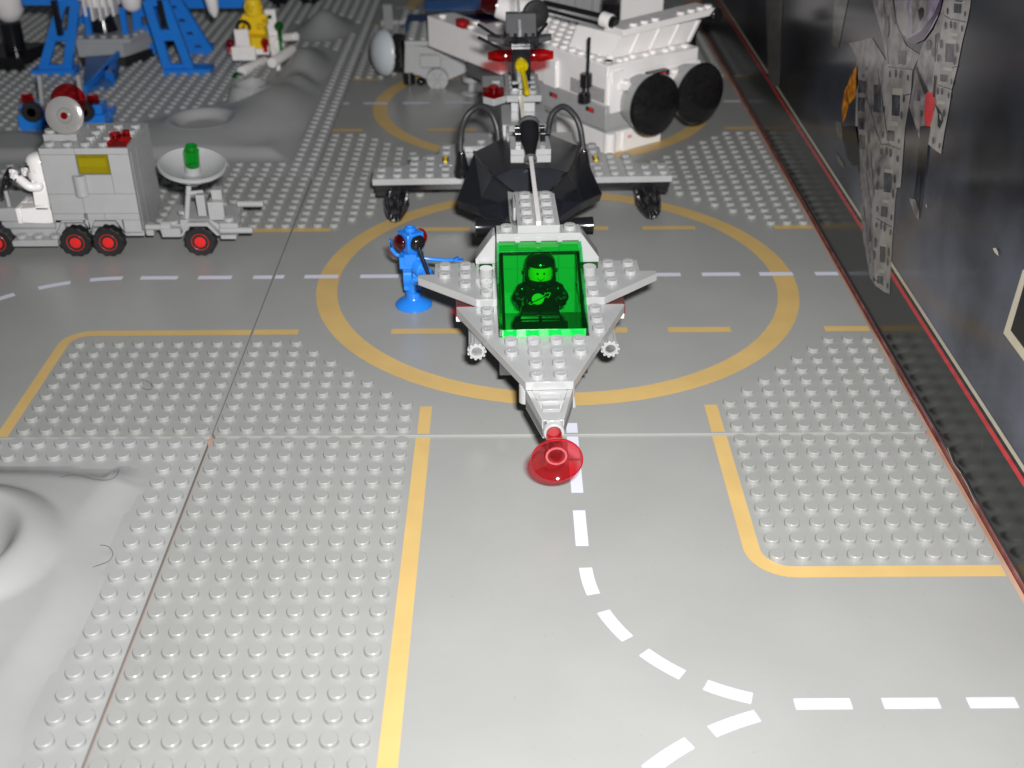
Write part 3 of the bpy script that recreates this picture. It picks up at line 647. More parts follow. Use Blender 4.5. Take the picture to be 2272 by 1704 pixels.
# front wedge plate
mb = MB()
mb.prism([(-1, -.42), (1, -.42), (3.95, 6.45), (3.9, 6.55), (2.02, 6.55), (2.02, 3.52), (-2.02, 3.52), (-2.02, 6.55), (-3.9, 6.55), (-3.95, 6.45)], 3.33, 3.73)
P_ = [(-1.5, 3), (-.5, 3), (.5, 3), (1.5, 3), (-1.5, 2), (-.5, 2), (.5, 2), (1.5, 2), (-.5, 1), (.5, 1), (-.5, 0), (.5, 0)] + [(s * 2.5, y) for s in (-1, 1) for y in (4, 5, 6)]
lstuds(mb, P_, 3.73)
mb.build('front_wing', 'grey', ship, 0.02)
for sx in (-1, 1):
    mb = MB()
    mb.prism([(sx * 2.02, 6.5), (sx * 2.99, 6.5), (sx * 5.79, 8.95), (sx * 5.79, 9.25), (sx * 5.0, 9.27), (sx * 5.0, 10.5), (sx * 2.02, 10.5)], 3.735, 4.13)
    lstuds(mb, [(sx * 2.5, 7), (sx * 2.5, 8), (sx * 3.5, 8), (sx * 3.5, 9), (sx * 3.5, 10), (sx * 4.5, 9), (sx * 4.5, 10)], 4.13)
    mb.stud(sx * 2.5, 9.02, 4.13, 0, 24, 0.33, 0.42)
    mb.build('side_wing', 'grey', ship, 0.02)
    mb = MB(); mb.prism([(sx * 3.0, 6.62), (sx * 3.97, 6.4), (sx * 3.97, 7.5), (sx * 3.0, 7.5)], 3.30, 3.72); mb.build('marker_light', 'tred', ship)
    mb = MB(); mb.box(sx * 3.0, sx * 3.97, 6.6, 7.5, 2.92, 3.29); mb.build('marker_bracket', 'white', ship, 0.02)
    mb = MB(); mb.box(sx * 2.05, sx * 2.98, 9.6, 10.5, 4.14, 4.52); mb.build('clear_spacer', 'tgreen2', ship)
    mb = MB(); mb.prof([(sx * 2.03, 4.53), (sx * 3.0, 4.53), (sx * 3.0, 4.78), (sx * 2.15, 6.0), (sx * 2.03, 6.0)], 9.5, 10.5, 0, 'y'); mb.build('side_slope', 'grey', ship, 0.02)
    # ribbed barrel under the wedge
    mb = MB(); c = (sx * 3.02, 3.75, 2.86)
    mb.lathe(c, (0, 1, 0), [(.001, 1.1), (.2, 1.1), (.22, .06), (.25, .0), (.33, .0), (.36, .03), (.36, .1)], 30)
    for k in range(11):
        a = 2 * PI * k / 11; mb.bar((c[0] + .37 * math.cos(a), c[1] + .04, c[2] + .37 * math.sin(a)), (c[0] + .37 * math.cos(a), c[1] + .24, c[2] + .37 * math.sin(a)), .07, 8)
        mb.bar((c[0] + .32 * math.cos(a), c[1] + .2, c[2] + .32 * math.sin(a)), (c[0] + .32 * math.cos(a), c[1] + 3.3, c[2] + .32 * math.sin(a)), .06, 6)
    mb.lathe(c, (0, 1, 0), [(.33, .1), (.33, 3.3), (.30, 3.4)], 30)
    mb.box(sx * 3.02 - .25, sx * 3.02 + .25, 5.2, 6.4, 3.0, 3.33)
    mb.build('side_barrel', 'grey', ship)
# small things under the nose wedge seen beside it
mb = MB(); mb.cyl((-1.0, .1, 2.45), (0, 0, 1), .26, .88, 16); mb.cyl((.9, .5, 2.45), (0, 0, 1), .26, .88, 16); mb.box(-.9, .9, 1.0, 5, 2.4, 3.32); mb.box(-.4, .4, 3.4, 4.4, 0.0, 2.4); mb.box(-.5, .5, 3.2, 4.8, 0.0, .3); mb.build('landing_leg', 'grey', ship)
# tub, back wall
mb = MB()
mb.box(-2.0, 2.0, 3.55, 9.5, 1.75, 2.1)
mb.box(-2.0, -1.82, 3.55, 9.5, 2.1, 3.7); mb.box(1.82, 2.0, 3.55, 9.5, 2.1, 3.7); mb.box(-1.82, 1.82, 3.52, 3.7, 2.1, 3.6)
mb.studs([(-1.5, 4.2), (1.5, 4.2), (-.5, 4.2), (.5, 4.2)], 2.1)
tub = mb.build('cockpit_tub', 'black', ship)
mb = MB(); mb.box(-1.25, 1.25, 4.0, 5.5, 2.1, 3.0); mb.prof([(4.1, 3.0), (5.5, 3.0), (5.5, 3.45)], -1.2, 1.2); mb.build('darkening_block', 'black', ship)  # black block added to keep the lower cockpit dark and cover the legs
mb = MB()
for x0, x1 in ((-2, -1.0), (-1.0 + .014, 1.0 - .014), (1.0, 2)):
    for z0, z1 in ((2.1, 3.3), (3.315, 4.5), (4.515, 5.7), (5.715, 6.12)): mb.box(x0, x1, 8.95, 9.5, z0, z1)
mb.build('back_wall', 'grey', ship)
# canopy
mb = MB()
def shell(prof_o, prof_i, x0, x1, th):
    n = len(prof_o); vs = []; 
    for x, p in ((x0, prof_o), (x1, prof_o), (x0 + th, prof_i), (x1 - th, prof_i)): vs += [(x, a, z) for a, z in p]
    fs = [tuple(range(n)), tuple(range(n, 2 * n))[::-1], tuple(range(2 * n, 3 * n))[::-1], tuple(range(3 * n, 4 * n))]
    for i in range(n - 1):
        fs.append((i, i + 1, n + i + 1, n + i)); fs.append((2 * n + i, 3 * n + i, 3 * n + i + 1, 2 * n + i + 1))
    fs.append((0, n, 3 * n, 2 * n)); fs.append((n - 1, 3 * n - 1, 4 * n - 1, 2 * n - 1))
    fs.append((0, 2 * n, 3 * n - 1, n - 1)); fs.append((n, 2 * n - 1, 4 * n - 1, 3 * n))
    mb.add(vs, fs)
shell([(3.55, 3.74), (3.55, 4.10), (7.7, 6.13), (9.45, 6.13), (9.45, 3.74)][:4] + [(9.45, 3.74)],
      [(3.70, 3.74), (3.70, 4.02), (7.75, 5.99), (9.30, 5.99), (9.30, 3.74)], -1.99, 1.99, 0.13)
canopy = mb.build('canopy', 'tgreen', ship, label='clear green cockpit canopy')
mb = MB(); mb.box(-1.86, 1.86, 3.49, 3.545, 3.745, 4.09); mb.build('canopy_lip', trans('clear_green_edge', (0.10, 0.88, 0.35), haze=0.6), canopy)
m_gd = trans('clear_green_dark', (0.02, 0.22, 0.07), haze=0.1)
mb = MB()
for sx in (-1, 1):
    mb.prof([(3.6, 3.76), (3.6, 4.00), (7.7, 5.95), (7.7, 5.80), (3.9, 3.95), (3.9, 3.76)], sx * 1.78 - .07, sx * 1.78 + .07)  # added strips; their dark tint stands for canopy walls darkened edge-on
    mb.build('canopy_edge_shade', m_gd, canopy); mb = MB()
mb.box(-1.85, 1.85, 7.66, 7.72, 5.90, 5.975); mb.build('canopy_cross_frame', m_gd, canopy)
# roof plates and spine
mb = MB(); mb.box(-1.98, 1.98, 8.5, 9.5, 6.14, 6.53)
for x in (-2, -1, 0, 1, 2): mb.box(max(-1.98, x - .12), min(1.98, x + .12), 8.44, 8.5, 6.05, 6.3)
lstuds(mb, [(-1.5, 9), (1.5, 9)], 6.53); mb.build('roof_plate', 'grey', ship, 0.015)
mb = MB(); mb.box(-.99, .99, 8.52, 12.5, 6.535, 6.93); lstuds(mb, [(s * .5, y) for s in (-1, 1) for y in (9.05, 10.05, 11.05, 12.05)], 6.93)
mb.build('roof_plate', 'grey', ship, 0.015)
mb = MB(); mb.box(-1.98, 1.98, 9.52, 10.4, 4.15, 5.6); mb.box(-.95, .95, 9.52, 12.5, 4.15, 6.5); mb.box(-.95, .95, 12.5, 16.5, 3.9, 5.0); mb.box(-1.2, 1.2, 12.45, 27.0, 2.5, 5.2); mb.box(-1.12, -1.0, 10.6, 12.4, 6.3, 6.95)
mb.build('fuselage', 'grey', ship, 0.02)
mb = MB(); mb.beam((-.0, 8.53, 7.03), (.05, 18.1, 7.0), .21, .19); mb.build('spine_rod', 'white', ship)
for sx in (-1, 1):
    mb = MB(); c = Vector((sx * 1.2, 12.4, 5.2))
    mb.lathe(c, (sx, 0, 0), [(.28, 0), (.30, .5), (.42, .9), (.46, 1.75), (.36, 1.78), (.30, 1.4), (.001, 1.2)], 24); mb.build('side_thruster', 'black', ship)
# faceted black dome behind the cockpit
V = dict(BL=(-1.37, 16.6, 3.75), BR=(1.57, 16.9, 3.75), L=(-4.02, 20.0, 3.6), R=(4.33, 20.7, 3.6), UL=(-2.97, 24.2, 4.95), UR=(3.42, 24.8, 4.95), AP=(.42, 28.0, 5.2),
         iUL=(-1.97, 17.9, 5.75), iT1=(-.95, 18.0, 6.2), iT2=(1.2, 18.0, 6.17), iUR=(2.02, 17.9, 5.93), iBL=(-.75, 17.0, 5.06), iBR=(.98, 17.0, 5.03),
         kL=(-2.60, 18.4, 4.36), kR=(2.72, 19.1, 4.5), mL=(-2.79, 17.8, 4.06), mR=(2.95, 18.3, 4.06), sL=(-1.62, 17.65, 4.38), sR=(1.80, 17.75, 4.38))
mb = MB(); nm = list(V); ix = {k: i for i, k in enumerate(nm)}
low = {k: (V[k][0] * .97, V[k][1] + .15, V[k][2] - .55) for k in ('BL', 'BR', 'L', 'R', 'UL', 'UR', 'AP', 'mL', 'mR')}
vs = [V[k] for k in nm] + [low[k] for k in low]; lx = {k: len(nm) + i for i, k in enumerate(low)}
F = [('iUL', 'iT1', 'iT2', 'iUR', 'iBR', 'iBL'), ('UL', 'AP', 'iT1', 'iUL'), ('AP', 'iT2', 'iT1'), ('AP', 'UR', 'iUR', 'iT2'),
     ('UL', 'iUL', 'kL'), ('UL', 'kL', 'L'), ('L', 'kL', 'mL'), ('iUL', 'iBL', 'sL', 'kL'), ('kL', 'sL', 'mL'), ('sL', 'iBL', 'BL'), ('mL', 'sL', 'BL'),
     ('UR', 'kR', 'iUR'), ('UR', 'R', 'kR'), ('R', 'mR', 'kR'), ('iUR', 'kR', 'sR', 'iBR'), ('kR', 'mR', 'sR'), ('sR', 'BR', 'iBR'), ('mR', 'BR', 'sR'), ('iBL', 'iBR', 'BR', 'BL')]
fs = [tuple(ix[a] for a in f) for f in F]
ring = ['BL', 'mL', 'L', 'UL', 'AP', 'UR', 'R', 'mR', 'BR']
for i in range(len(ring)):
    a, b = ring[i], ring[(i + 1) % len(ring)]; fs.append((ix[a], ix[b], lx[b], lx[a]))
fs.append(tuple(lx[a] for a in ring))
mb.add(vs, fs); dome = mb.build('dome', 'panel', ship, 0.03, label='black faceted dome', smooth=5)
# raised ridges of the dome
mb = MB()
for a, b in (('UL', 'iUL'), ('UR', 'iUR'), ('iUL', 'iBL'), ('iUR', 'iBR'), ('kR', 'mR')):
    mb.beam(V[a], V[b], .16, .14)
mb.build('ridge', 'black', dome)
# turret
mb = MB(); mb.box(-1.0, 1.18, 18.15, 20.3, 6.87, 7.2); mb.box(-1.0, 1.18, 18.15, 20.3, 6.45, 6.86); mb.build('turret_plate', 'grey', ship, 0.02)
mb = MB()
mb.lathe((.05, 19.7, 8.35), (0, -1, -.72), [(.3, 0), (.5, .1), (.54, .8), (.48, 1.2), (.30, 2.3), (.33, 2.5), (.33, 2.6), (.28, 2.64), (.22, 2.62), (.19, 2.3), (.001, 2.2)], 28)
mb.cyl((.1, 19.6, 7.0), (0, 0, 1), .5, .8, 20)
nz_ = mb.build('turret_gun', 'black', ship)
mb = MB()
for sx in (-1, 1):
    for y, z in ((18.75, 7.2), (19.45, 7.3)):
        mb.box(.1 + sx * .54, .1 + sx * .80, y, y + .35, z, z + .62); mb.bar((.1 + sx * .54, y + .17, z + .6), (.1 + sx * .82, y + .17, z + .6), .15, 14)
mb.build('gun_clip', 'black', nz_)
mb = MB(); mb.lathe((.05, 19.7, 8.35), (0, -1, -.72), [(.335, 2.45), (.35, 2.5), (.35, 2.68), (.26, 2.7), (.24, 2.6)], 28); mb.lathe((.05, 19.7, 8.35), (0, -1, -.72), [(.50, .2), (.58, .22), (.58, .38), (.5, .4)], 28); mb.build('muzzle_ring', 'dgrey', nz_)
# rear wings
for sx in (-1, 1):
    mb = MB(); yo = 0.1 if sx < 0 else -0.1
    pl = [(sx * 1.3, 26.5), (sx * 9.32, 26.5), (sx * 9.32, 28.5), (sx * 7.3, 28.9), (sx * 5.3, 31.0), (sx * 5.3, 32.0), (sx * 3.3, 33.6), (sx * 1.3, 33.6)]
    mb.prism([(a, b + yo) for a, b in pl], 2.0, 2.4)
    cols = {8.82: (27, 28), 7.8: (27, 28), 6.8: (27, 28, 29, 30), 5.8: (27, 28, 29, 30), 4.8: (27, 28, 31, 32), 3.75: (27, 28, 32), 2.7: (27, 33)}
    for cx, ys in cols.items(): mb.studs([(sx * cx, y + yo) for y in ys], 2.4, 0, 16)
    wing = mb.build('rear_wing', 'grey', ship, 0.02)
    mb = MB(); mb.box(sx * 4.4, sx * 5.2, 28.7 + yo, 30.4 + yo, 2.405, 2.46); mb.build('smooth_tile', 'grey', wing)
    mb = MB(); mb.box(sx * 4.72, sx * 4.92, 29.1 + yo, 30.1 + yo, 2.47, 2.58, 0); mb.box(sx * 4.62, sx * 5.02, 29.2 + yo, 30.0 + yo, 2.462, 2.50, 1); mb.build('tile_mark', ['yellow', 'printb'], wing)
    mb = MB(); mb.box(sx * 1.4, sx * 3.6, 31.2, 33.8, 2.41, 2.8); mb.studs([(sx * 2.5, 32), (sx * 1.7, 33.2)], 2.8, 0, 14); mb.build('wing_root', 'grey', wing, 0.02)
    mb = MB()
    mb.prism([(sx * 1.4, 26.7 + yo), (sx * 9.2, 26.7 + yo), (sx * 9.2, 28.4), (sx * 5, 31), (sx * 1.4, 33)], 1.58, 1.99); mb.box(sx * 7.1, sx * 9.15, 26.75 + yo, 28.4, 1.2, 1.57)
    mb.build('wing_underside', 'black', ship, 0.02)
    mb = MB(); mb.lathe((sx * 7.9, 24.6 + yo, .80), (0, 1, 0), [(.001, .5), (.26, .5), (.30, .05), (.42, .0), (.50, .3), (.66, 1.2), (.72, 2.0), (.62, 3.2), (.4, 3.6)], 60, ribs=10, amp=.12)
    mb.box(sx * 7.6, sx * 8.2, 25.9 + yo, 28, .9, 1.6)
    mb.build('jet_engine', 'black', ship)
    # hose arching from the wing to the fuselage
    q = [(-3.80, 3.3), (-3.82, 4.3), (-3.72, 5.3), (-3.3, 6.3), (-2.62, 6.78), (-1.95, 6.45), (-1.58, 5.6), (-1.48, 4.6), (-1.47, 3.6)] if sx < 0 else [(3.85, 3.2), (3.72, 4.3), (3.52, 5.4), (3.15, 6.2), (2.5, 6.7), (1.9, 6.35), (1.62, 5.5), (1.55, 4.6), (1.55, 3.6)]
    mb = MB(); mb.tube([(x, 27.0, z) for x, z in q], .19, 12, rib=.07); hs = mb.build('hose', 'hose', ship, smooth=20)
    mb = MB(); mb.lathe((q[0][0] + (.05 if sx < 0 else -.05), 26.9, 2.4), (0, 0, 1), [(.48, 0), (.50, .3), (.36, .9), (.24, 1.5), (.2, 1.6)], 16); mb.build('hose_socket', 'black', hs)
# tail
mb = MB(); mb.box(-1.2, 1.5, 27.05, 36, 2.5, 5.6); mb.box(-.94, 1.24, 28.35, 33, 6.6, 7.0); mb.box(-.6, .9, 29.5, 32, 5.6, 6.6); mb.studs([(x, y) for x in (-.4, .7) for y in (28.9, 29.9, 30.9, 31.9)], 7.0, 0, 16)
mb.box(-2.35, -.97, 28.6, 33, 6.5, 6.9); mb.studs([(-1.7, 30.4), (-1.5, 31.4)], 6.9, 0, 16)
mb.box(-1.0, .2, 24.9, 26.9, 4.2, 5.6); mb.studs([(-.6, 25.4), (.4, 25.4), (-.6, 26.4)], 5.6, 0, 16)
mb.build('tail_body', 'grey', ship, 0.02)
mb = MB(); mb.prism([(-2.35, 28.5), (-1.7, 27.9), (-1.05, 28.5), (-1.05, 29.4), (-2.35, 29.4)], 6.95, 7.25); mb.lathe((-1.7, 28.9, 7.26), (0, 0, 1), [(.3, 0), (.3, .2)], 16); mb.build('tail_light', 'tred', ship)
mb = MB(); mb.prism([(-2.35, 28.5), (-1.7, 27.9), (-1.05, 28.5), (-1.05, 29.4), (-2.35, 29.4)], 6.5, 6.93); mb.build('tail_light_base', 'grey', ship, 0.02)
mb = MB(); mb.beam((-.05, 22.5, 6.9), (-.05, 28.3, 6.9), .24, .2); mb.build('spine_rod', 'white', ship)
mb = MB(); mb.box(-.55, .62, 29.6, 30.8, 7.0, 9.5); mb.box(-1.0, 1.15, 30.2, 31.6, 9.5, 10.1)
for x in (-.75, -.3, .35, .8): mb.box(x - .1, x + .1, 30.15, 30.3, 9.5, 10.3)
mb.build('tail_tower', 'black', ship, 0.03)
mb = MB(); mb.prof([(30.2, 10.1), (31.6, 10.1), (31.6, 11.3), (31.0, 11.3)], -.85, 1.0); mb.prism([(-1.0, 30.4), (-2.0, 31.2), (-2.0, 31.7), (-1.0, 31.7)], 9.6, 9.9); mb.prism([(1.1, 30.4), (2.0, 31.2), (2.0, 31.7), (1.1, 31.7)], 9.6, 9.9)
mb.build('tail_cockpit', 'dgrey', ship, 0.03)
mb = MB(); mb.beam((-.02, 30.0, 10.35), (-.02, 34.2, 12.3), .16, .5); mb.build('tail_fin', 'grey', ship)
mb = MB(); mb.lathe((1.0, 32.6, 10.9), (.35, -1, .0), [(.8, 0), (.9, .1), (.85, .3), (.4, .42), (.001, .3)], 24); mb.build('rear_disc', 'rubber', ship)
for sx in (-1, 1):
    mb = MB(); mb.lathe((.02 + sx * .55, 30.0, 9.02), (sx, 0, 0), [(.36, 0), (.38, .1), (.36, .5), (.40, .52), (.36, .9), (.24, 1.4), (.27, 1.46), (.2, 1.48)], 20, ribs=5, amp=.04); mb.build('tail_lamp', 'tred2', ship)
    mb = MB()
    for k in (0, .5): mb.bar((.02 + sx * .5, 30.6, 9.4 - k), (.02 + sx * (2.6 if sx < 0 else 1.7), 31.4, 10.6 - k * 1.6), .10, 8)
    mb.build('antenna', 'black', ship)
mb = MB(); mb.lathe((0.0, 29.6, 8.7), (.12, -1, -.25), [(.3, 0), (.40, .15), (.42, .5), (.36, .62), (.30, .64)], 24); mb.lathe((0.0, 29.6, 8.7), (.11, -1, -.42), [(.18, .5), (.17, 2.7), (.19, 2.75), (.15, 2.95), (.001, 3.0)], 14)
mb.build('tail_gun', 'tyellow', ship)
# pilot
pc = Vector((14.953, -1.238, 0.09)) + Vector((math.cos(YAW) * 0.02 - math.sin(YAW) * 7.15, math.sin(YAW) * 0.02 + math.cos(YAW) * 7.72, 1.74))
figure('toy_astronaut', 'black suited toy astronaut with a planet emblem on the chest, smiling under the green canopy', 'toy figure', pc, YAW, 'black', helmet='black', printed=True)
# ================================================================== BLUE ROBOT
rb = thing('toy_robot', 'bright blue toy robot with red and black eyes, standing on a round foot', 'robot', (8.17, 12.75, 0.09))
mb = MB(); mb.lathe((0, 0, 0), (0, 0, 1), [(.9, 0), (1.0, .03), (1.0, .10), (.86, .24), (.55, .40), (.42, .46), (.40, .5)], 40); mb.build('foot', 'blue', rb)
mb = MB(); mb.lathe((0, 0, .46), (0, 0, 1), [(.40, 0), (.40, .36), (.30, .40), (.27, .42), (.27, .9)], 28); mb.build('ankle', 'blue', rb)
mb = MB()
for sx in (-1, 1):
    mb.prof([(-.22, .95), (-.16, 1.2), (-.30, 1.5), (-.30, 1.75), (-.18, 2.0), (-.3, 2.2), (-.3, 2.5), (.3, 2.5), (.3, 2.2), (.18, 2.0), (.3, 1.75), (.3, 1.5), (.16, 1.2), (.22, .95)], -.48 + (0 if sx < 0 else .50), -.02 + (0 if sx < 0 else .50))
mb.box(-.46, .46, -.25, .25, 1.5, 1.7); mb.lathe((0.15, -.3, 1.55), (0, -1, 0), [(.24, 0), (.24, .1), (.16, .12)], 16)
mb.build('leg', 'blue', rb, 0.03)
mb = MB(); mb.prism([(-.62, -.42), (.62, -.42), (.62, .42), (-.62, .42)], 2.3, 2.98); mb.prism([(-.36, -.46), (.30, -.46), (.30, .3), (-.36, .3)], 2.5, 3.15)
mb.lathe((.28, -.25, 2.45), (.75, -.62, -.25), [(.42, 0), (.44, .12), (.44, .4), (.36, .5), (.26, .52), (.28, .95), (.24, 1.0), (.18, 1.0), (.16, .8), (.001, .75)], 26)
mb.build('torso', 'blue', rb, 0.03)
mb = MB(); vs = [(-.28, -.3, 3.05), (.28, -.3, 3.05), (.28, .3, 3.05), (-.28, .3, 3.05), (-.50, -.5, 3.4), (.5, -.5, 3.4), (.5, .5, 3.4), (-.5, .5, 3.4), (-.5, -.5, 4.3), (.5, -.5, 4.3), (.5, .5, 4.3), (-.5, .5, 4.3)]
mb.add(vs, [(3, 2, 1, 0), (8, 9, 10, 11)] + [(i, (i + 1) % 4, 4 + (i + 1) % 4, 4 + i) for i in range(4)] + [(4 + i, 4 + (i + 1) % 4, 8 + (i + 1) % 4, 8 + i) for i in range(4)])
mb.T = None
mb.lathe((0, 0, 4.3), (0, 0, 1), [(.3, 0), (.3, .2), (.27, .215), (.17, .215), (.17, .12), (.001, .12)], 24)
hd = mb.build('head', 'blue', rb, 0.03); hd.rotation_euler = (0, 0, math.radians(38))
def blossom(o, ax, r, mt, nm_, par, lb=None):
    mb = MB(); mb.lathe(o, ax, [(.16, -.1), (.18, 0.0), (r * .92, .05), (r, .14), (r * .9, .26), (r * .55, .38), (r * .2, .42), (.001, .42)], 36, ribs=5, amp=.05); return mb.build(nm_, mt, par, label=lb)
c38, s38 = math.cos(math.radians(38)), math.sin(math.radians(38))
def hdv(x, y): return (c38 * x - s38 * y, s38 * x + c38 * y)
a = hdv(-.52, 0); blossom((a[0], a[1], 3.84), (*hdv(-1, 0), 0), .42, 'tred', 'eye', rb, 'clear red eye')
a = hdv(.52, 0); blossom((a[0], a[1], 3.84), (*hdv(1, 0), 0), .42, 'tred', 'eye', rb, 'clear red eye')
a = hdv(0, -.52); blossom((a[0], a[1], 3.84), (*hdv(0, -1), 0), .42, 'black', 'eye', rb, 'black eye')
mb = MB(); mb.bar((a[0] + .15, a[1] - .45, 3.75), (1.05, -1.4, 2.15), .105, 14); mb.build('feeler', 'black', rb)
for sx, pts in ((-1, [(-.4, 0, 2.9), (-.75, .1, 2.9), (-1.0, .1, 3.2), (-1.02, .1, 3.35)]), (1, [(.4, .2, 2.7), (1.0, .2, 2.6), (1.8, .15, 2.55), (2.2, .1, 2.6)])):
    mb = MB(); mb.tube(pts, .105, 10); e = Vector(pts[-1]); d = (e - Vector(pts[-2])).normalized()
    mb.beam(e, e + d * .25 + Vector((0, 0, .12)), .3, .08); mb.beam(e + d * .05, e + d * .5 + Vector((0, 0, -.05)), .3, .08)
    mb.build('arm', 'blue', rb)
# ================================================================== ROVER with trailer
def wheel(parent, x, y, z, r=.93, wd=.72):
    mb = MB(); mb.lathe((x, y, z), (0, 1, 0), [(r * .62, 0.02), (r * .92, 0.0), (r, .08), (r, wd - .08), (r * .92, wd), (r * .5, wd)], 48, ribs=12, amp=-.07)
    wl = mb.build('wheel', 'rubber', parent)
    mb = MB(); mb.lathe((x, y + .04, z), (0, -1, 0), [(.54, -.3), (.54, 0.0), (.50, .03), (.44, .0), (.34, -.04), (.32, .02), (.22, .04), (.001, .04)], 28); mb.build('rim', 'red', wl)
    return wl
rv = thing('space_rover', 'boxy light grey space rover with red hubbed wheels and a yellow window', 'rover', (-12, 19.3, 0.08))
X = lambda v: v + 12
def R_(mb, x0, x1, y0, y1, z0, z1): mb.box(x0 + 12, x1 + 12, y0, y1, z0, z1)
mb = MB()
g = .012
def wallbrick(x0, x1, z0, z1): mb.box(x0 + 12 + g, x1 + 12 - g, .15, .55, z0 + g, z1 - g)
for a in ((-13, -11, 6.15, 6.52), (-11, -8, 6.15, 6.52), (-13, -11.02, 3.8, 6.15), (-9.18, -8, 3.8, 6.15), (-11.02, -9.18, 3.8, 4.95), (-13, -11.1, 2.6, 3.8), (-11.1, -8, 2.6, 3.8), (-11.0, -10, 2.2, 2.6), (-10, -8, 2.2, 2.6), (-9, -8, 1.42, 2.2), (-13, -11.2, 2.05, 2.6)): wallbrick(*a)
# body sides and top
R_(mb, -13, -8.41, 4.1, 4.55, 1.42, 6.19); R_(mb, -13, -12.6, .56, 4.1, 1.42, 6.5); 
for z0, z1 in ((1.42, 2.6), (2.62, 3.8), (3.82, 5.0), (5.02, 6.14), (6.16, 6.52)):
    for y0, y1 in (((.15, 2.3), (2.32, 4.55)) if int(z0 * 10) % 2 else ((.15, 1.5), (1.52, 4.55))): R_(mb, -8.4, -8.0, y0 + (.41 if y0 < .2 else .01), y1, z0, z1 - (.0 if z1 < 6.4 else .35))
R_(mb, -12.98, -8.02, .56, 4.53, 6.195, 6.515)
# wheel arch pieces
for xa in (-11.95, -10.05):
    mb.prof([(xa + 12 - 1.05, 1.42), (xa + 12 - .62, 2.18), (xa + 12 + .62, 2.18), (xa + 12 + 1.05, 1.42), (xa + 12 + 1.0, 1.42), (xa + 12 + .95, 2.2), (xa + 12 - .95, 2.2)], .15, .5, 0, 'y')
mb.studs([(X(-12.5 + i), .65 + j) for i in range(5) for j in range(4) if not (i < 2 and j in (1, 2)) and not (i == 4 and j == 0)], 6.52, 0, 18)
mb.studs([(X(-8.7), 1.65), (X(-8.7), 2.65)], 6.53, 0, 18)
body = mb.build('body', 'grey', rv, 0.0)
mb = MB(); R_(mb, -12.6, -8.4, .9, 4.1, 1.5, 4.0); mb.studs([(X(-10.7), 1.6), (X(-9.6), 1.6)], 4.0, 0, 14); mb.build('interior', 'grey', rv)
mb = MB(); R_(mb, -11.0, -9.2, .3, .42, 4.97, 6.13); mb.build('window', trans('window_yellow', (0.90, 0.84, 0.04), haze=0.16), rv, label='clear yellow window')
mb = MB(); mb.lathe((X(-11.02), .15, 3.72), (.0, 0, 1), [(.38, 0), (.38, 1.22)], 20); mb.build('door_handle', 'grey', rv, 0.02)
mb = MB(); R_(mb, -16.4, -8.1, .7, 4.0, .95, 1.42); R_(mb, -15.75, -13.0, .0, .9, .62, 1.0); mb.studs([(X(-15.2 + i * .98), .45) for i in range(3)], 1.0, 0, 18); R_(mb, -16.4, -13.0, .9, 4.0, 1.42, 1.8)
R_(mb, -7.95, -7.5, .6, 1.2, 1.0, 1.6); R_(mb, -16.6, -15.2, 1.0, 3.8, 1.8, 2.6); mb.cyl((X(-15.9), 1.3, 2.6), (0, 0, 1), .12, 1.3, 12)
mb.build('chassis', 'grey', rv, 0.02)
mb = MB()
for k in range(28):
    a0 = 2 * PI * k / 28; a1 = 2 * PI * (k + 1) / 28; c = Vector((X(-15.65), 1.4, 4.25)); u1 = Vector((0.35, 0, .94)); v1 = Vector((0, 1, 0))
    mb.bar(c + (u1 * math.cos(a0) + v1 * math.sin(a0)) * .62, c + (u1 * math.cos(a1) + v1 * math.sin(a1)) * .62, .11, 8)
mb.bar(c - u1 * .6, c + u1 * .6, .07); mb.bar(c - v1 * .6, c + v1 * .6, .07); mb.build('steering_wheel', 'black', rv)
for x in (-16.5, -11.93, -10.03):
    wheel(rv, X(x), -.12, .88); wheel(rv, X(x), 3.9, .88)
# roof: turret plate, beacon
mb = MB(); R_(mb, -13.05, -11.15, 1.3, 3.3, 6.53, 6.93); mb.studs([(X(-12.7), 1.6), (X(-11.5), 1.6), (X(-11.5), 2.8)], 6.93, 0, 16); R_(mb, -12.2, -11.2, 1.8, 2.6, 6.93, 7.35)
mb.build('turret_plate', 'grey', rv, 0.02)
mb = MB(); mb.lathe((X(-11.62), 1.35, 8.0), (.06, -1, .25), [(.001, 0.02), (.36, 0.02), (.40, -.03), (.44, .03), (.5, .04), (.98, .01), (1.06, -.05), (1.0, -.14), (.4, -.2), (.3, -.6)], 48)
mb.lathe((X(-11.62), 1.35, 8.0), (.06, -1, .25), [(.30, .052), (.30, .09), (.26, .09), (.25, .056)], 24); mb.build('turret_disc', 'chrome', rv, label='silver disc')
mb = MB(); mb.lathe((X(-11.62), 1.35, 8.0), (.06, -1, .25), [(.20, .06), (.16, .12), (.001, .13)], 16); mb.build('turret_hub', 'tred', rv)
mb = MB(); mb.lathe((X(-11.72), 2.0, 8.55), (0, -1, .25), [(.35, .1), (.45, .0), (.85, -.25), (1.0, -.55), (1.02, -.7), (.95, -.7), (.7, -.35), (.3, -.1), (.001, -.1)], 40); mb.build('turret_dish', 'tred', rv, label='clear red dish behind the silver disc')
mb = MB(); mb.prof([(X(-9.15), 6.53), (X(-8.1), 6.53), (X(-7.98), 6.75), (X(-8.2), 7.0), (X(-8.9), 7.0), (X(-9.15), 6.8)], .3, 1.2, 0, 'y'); mb.lathe((X(-8.75), .75, 7.0), (0, 0, 1), [(.3, 0), (.3, .2)], 16); mb.lathe((X(-8.3), 1.3, 6.85), (0, 0, 1), [(.22, 0), (.2, .3)], 12); mb.build('roof_beacon', 'tred', rv)
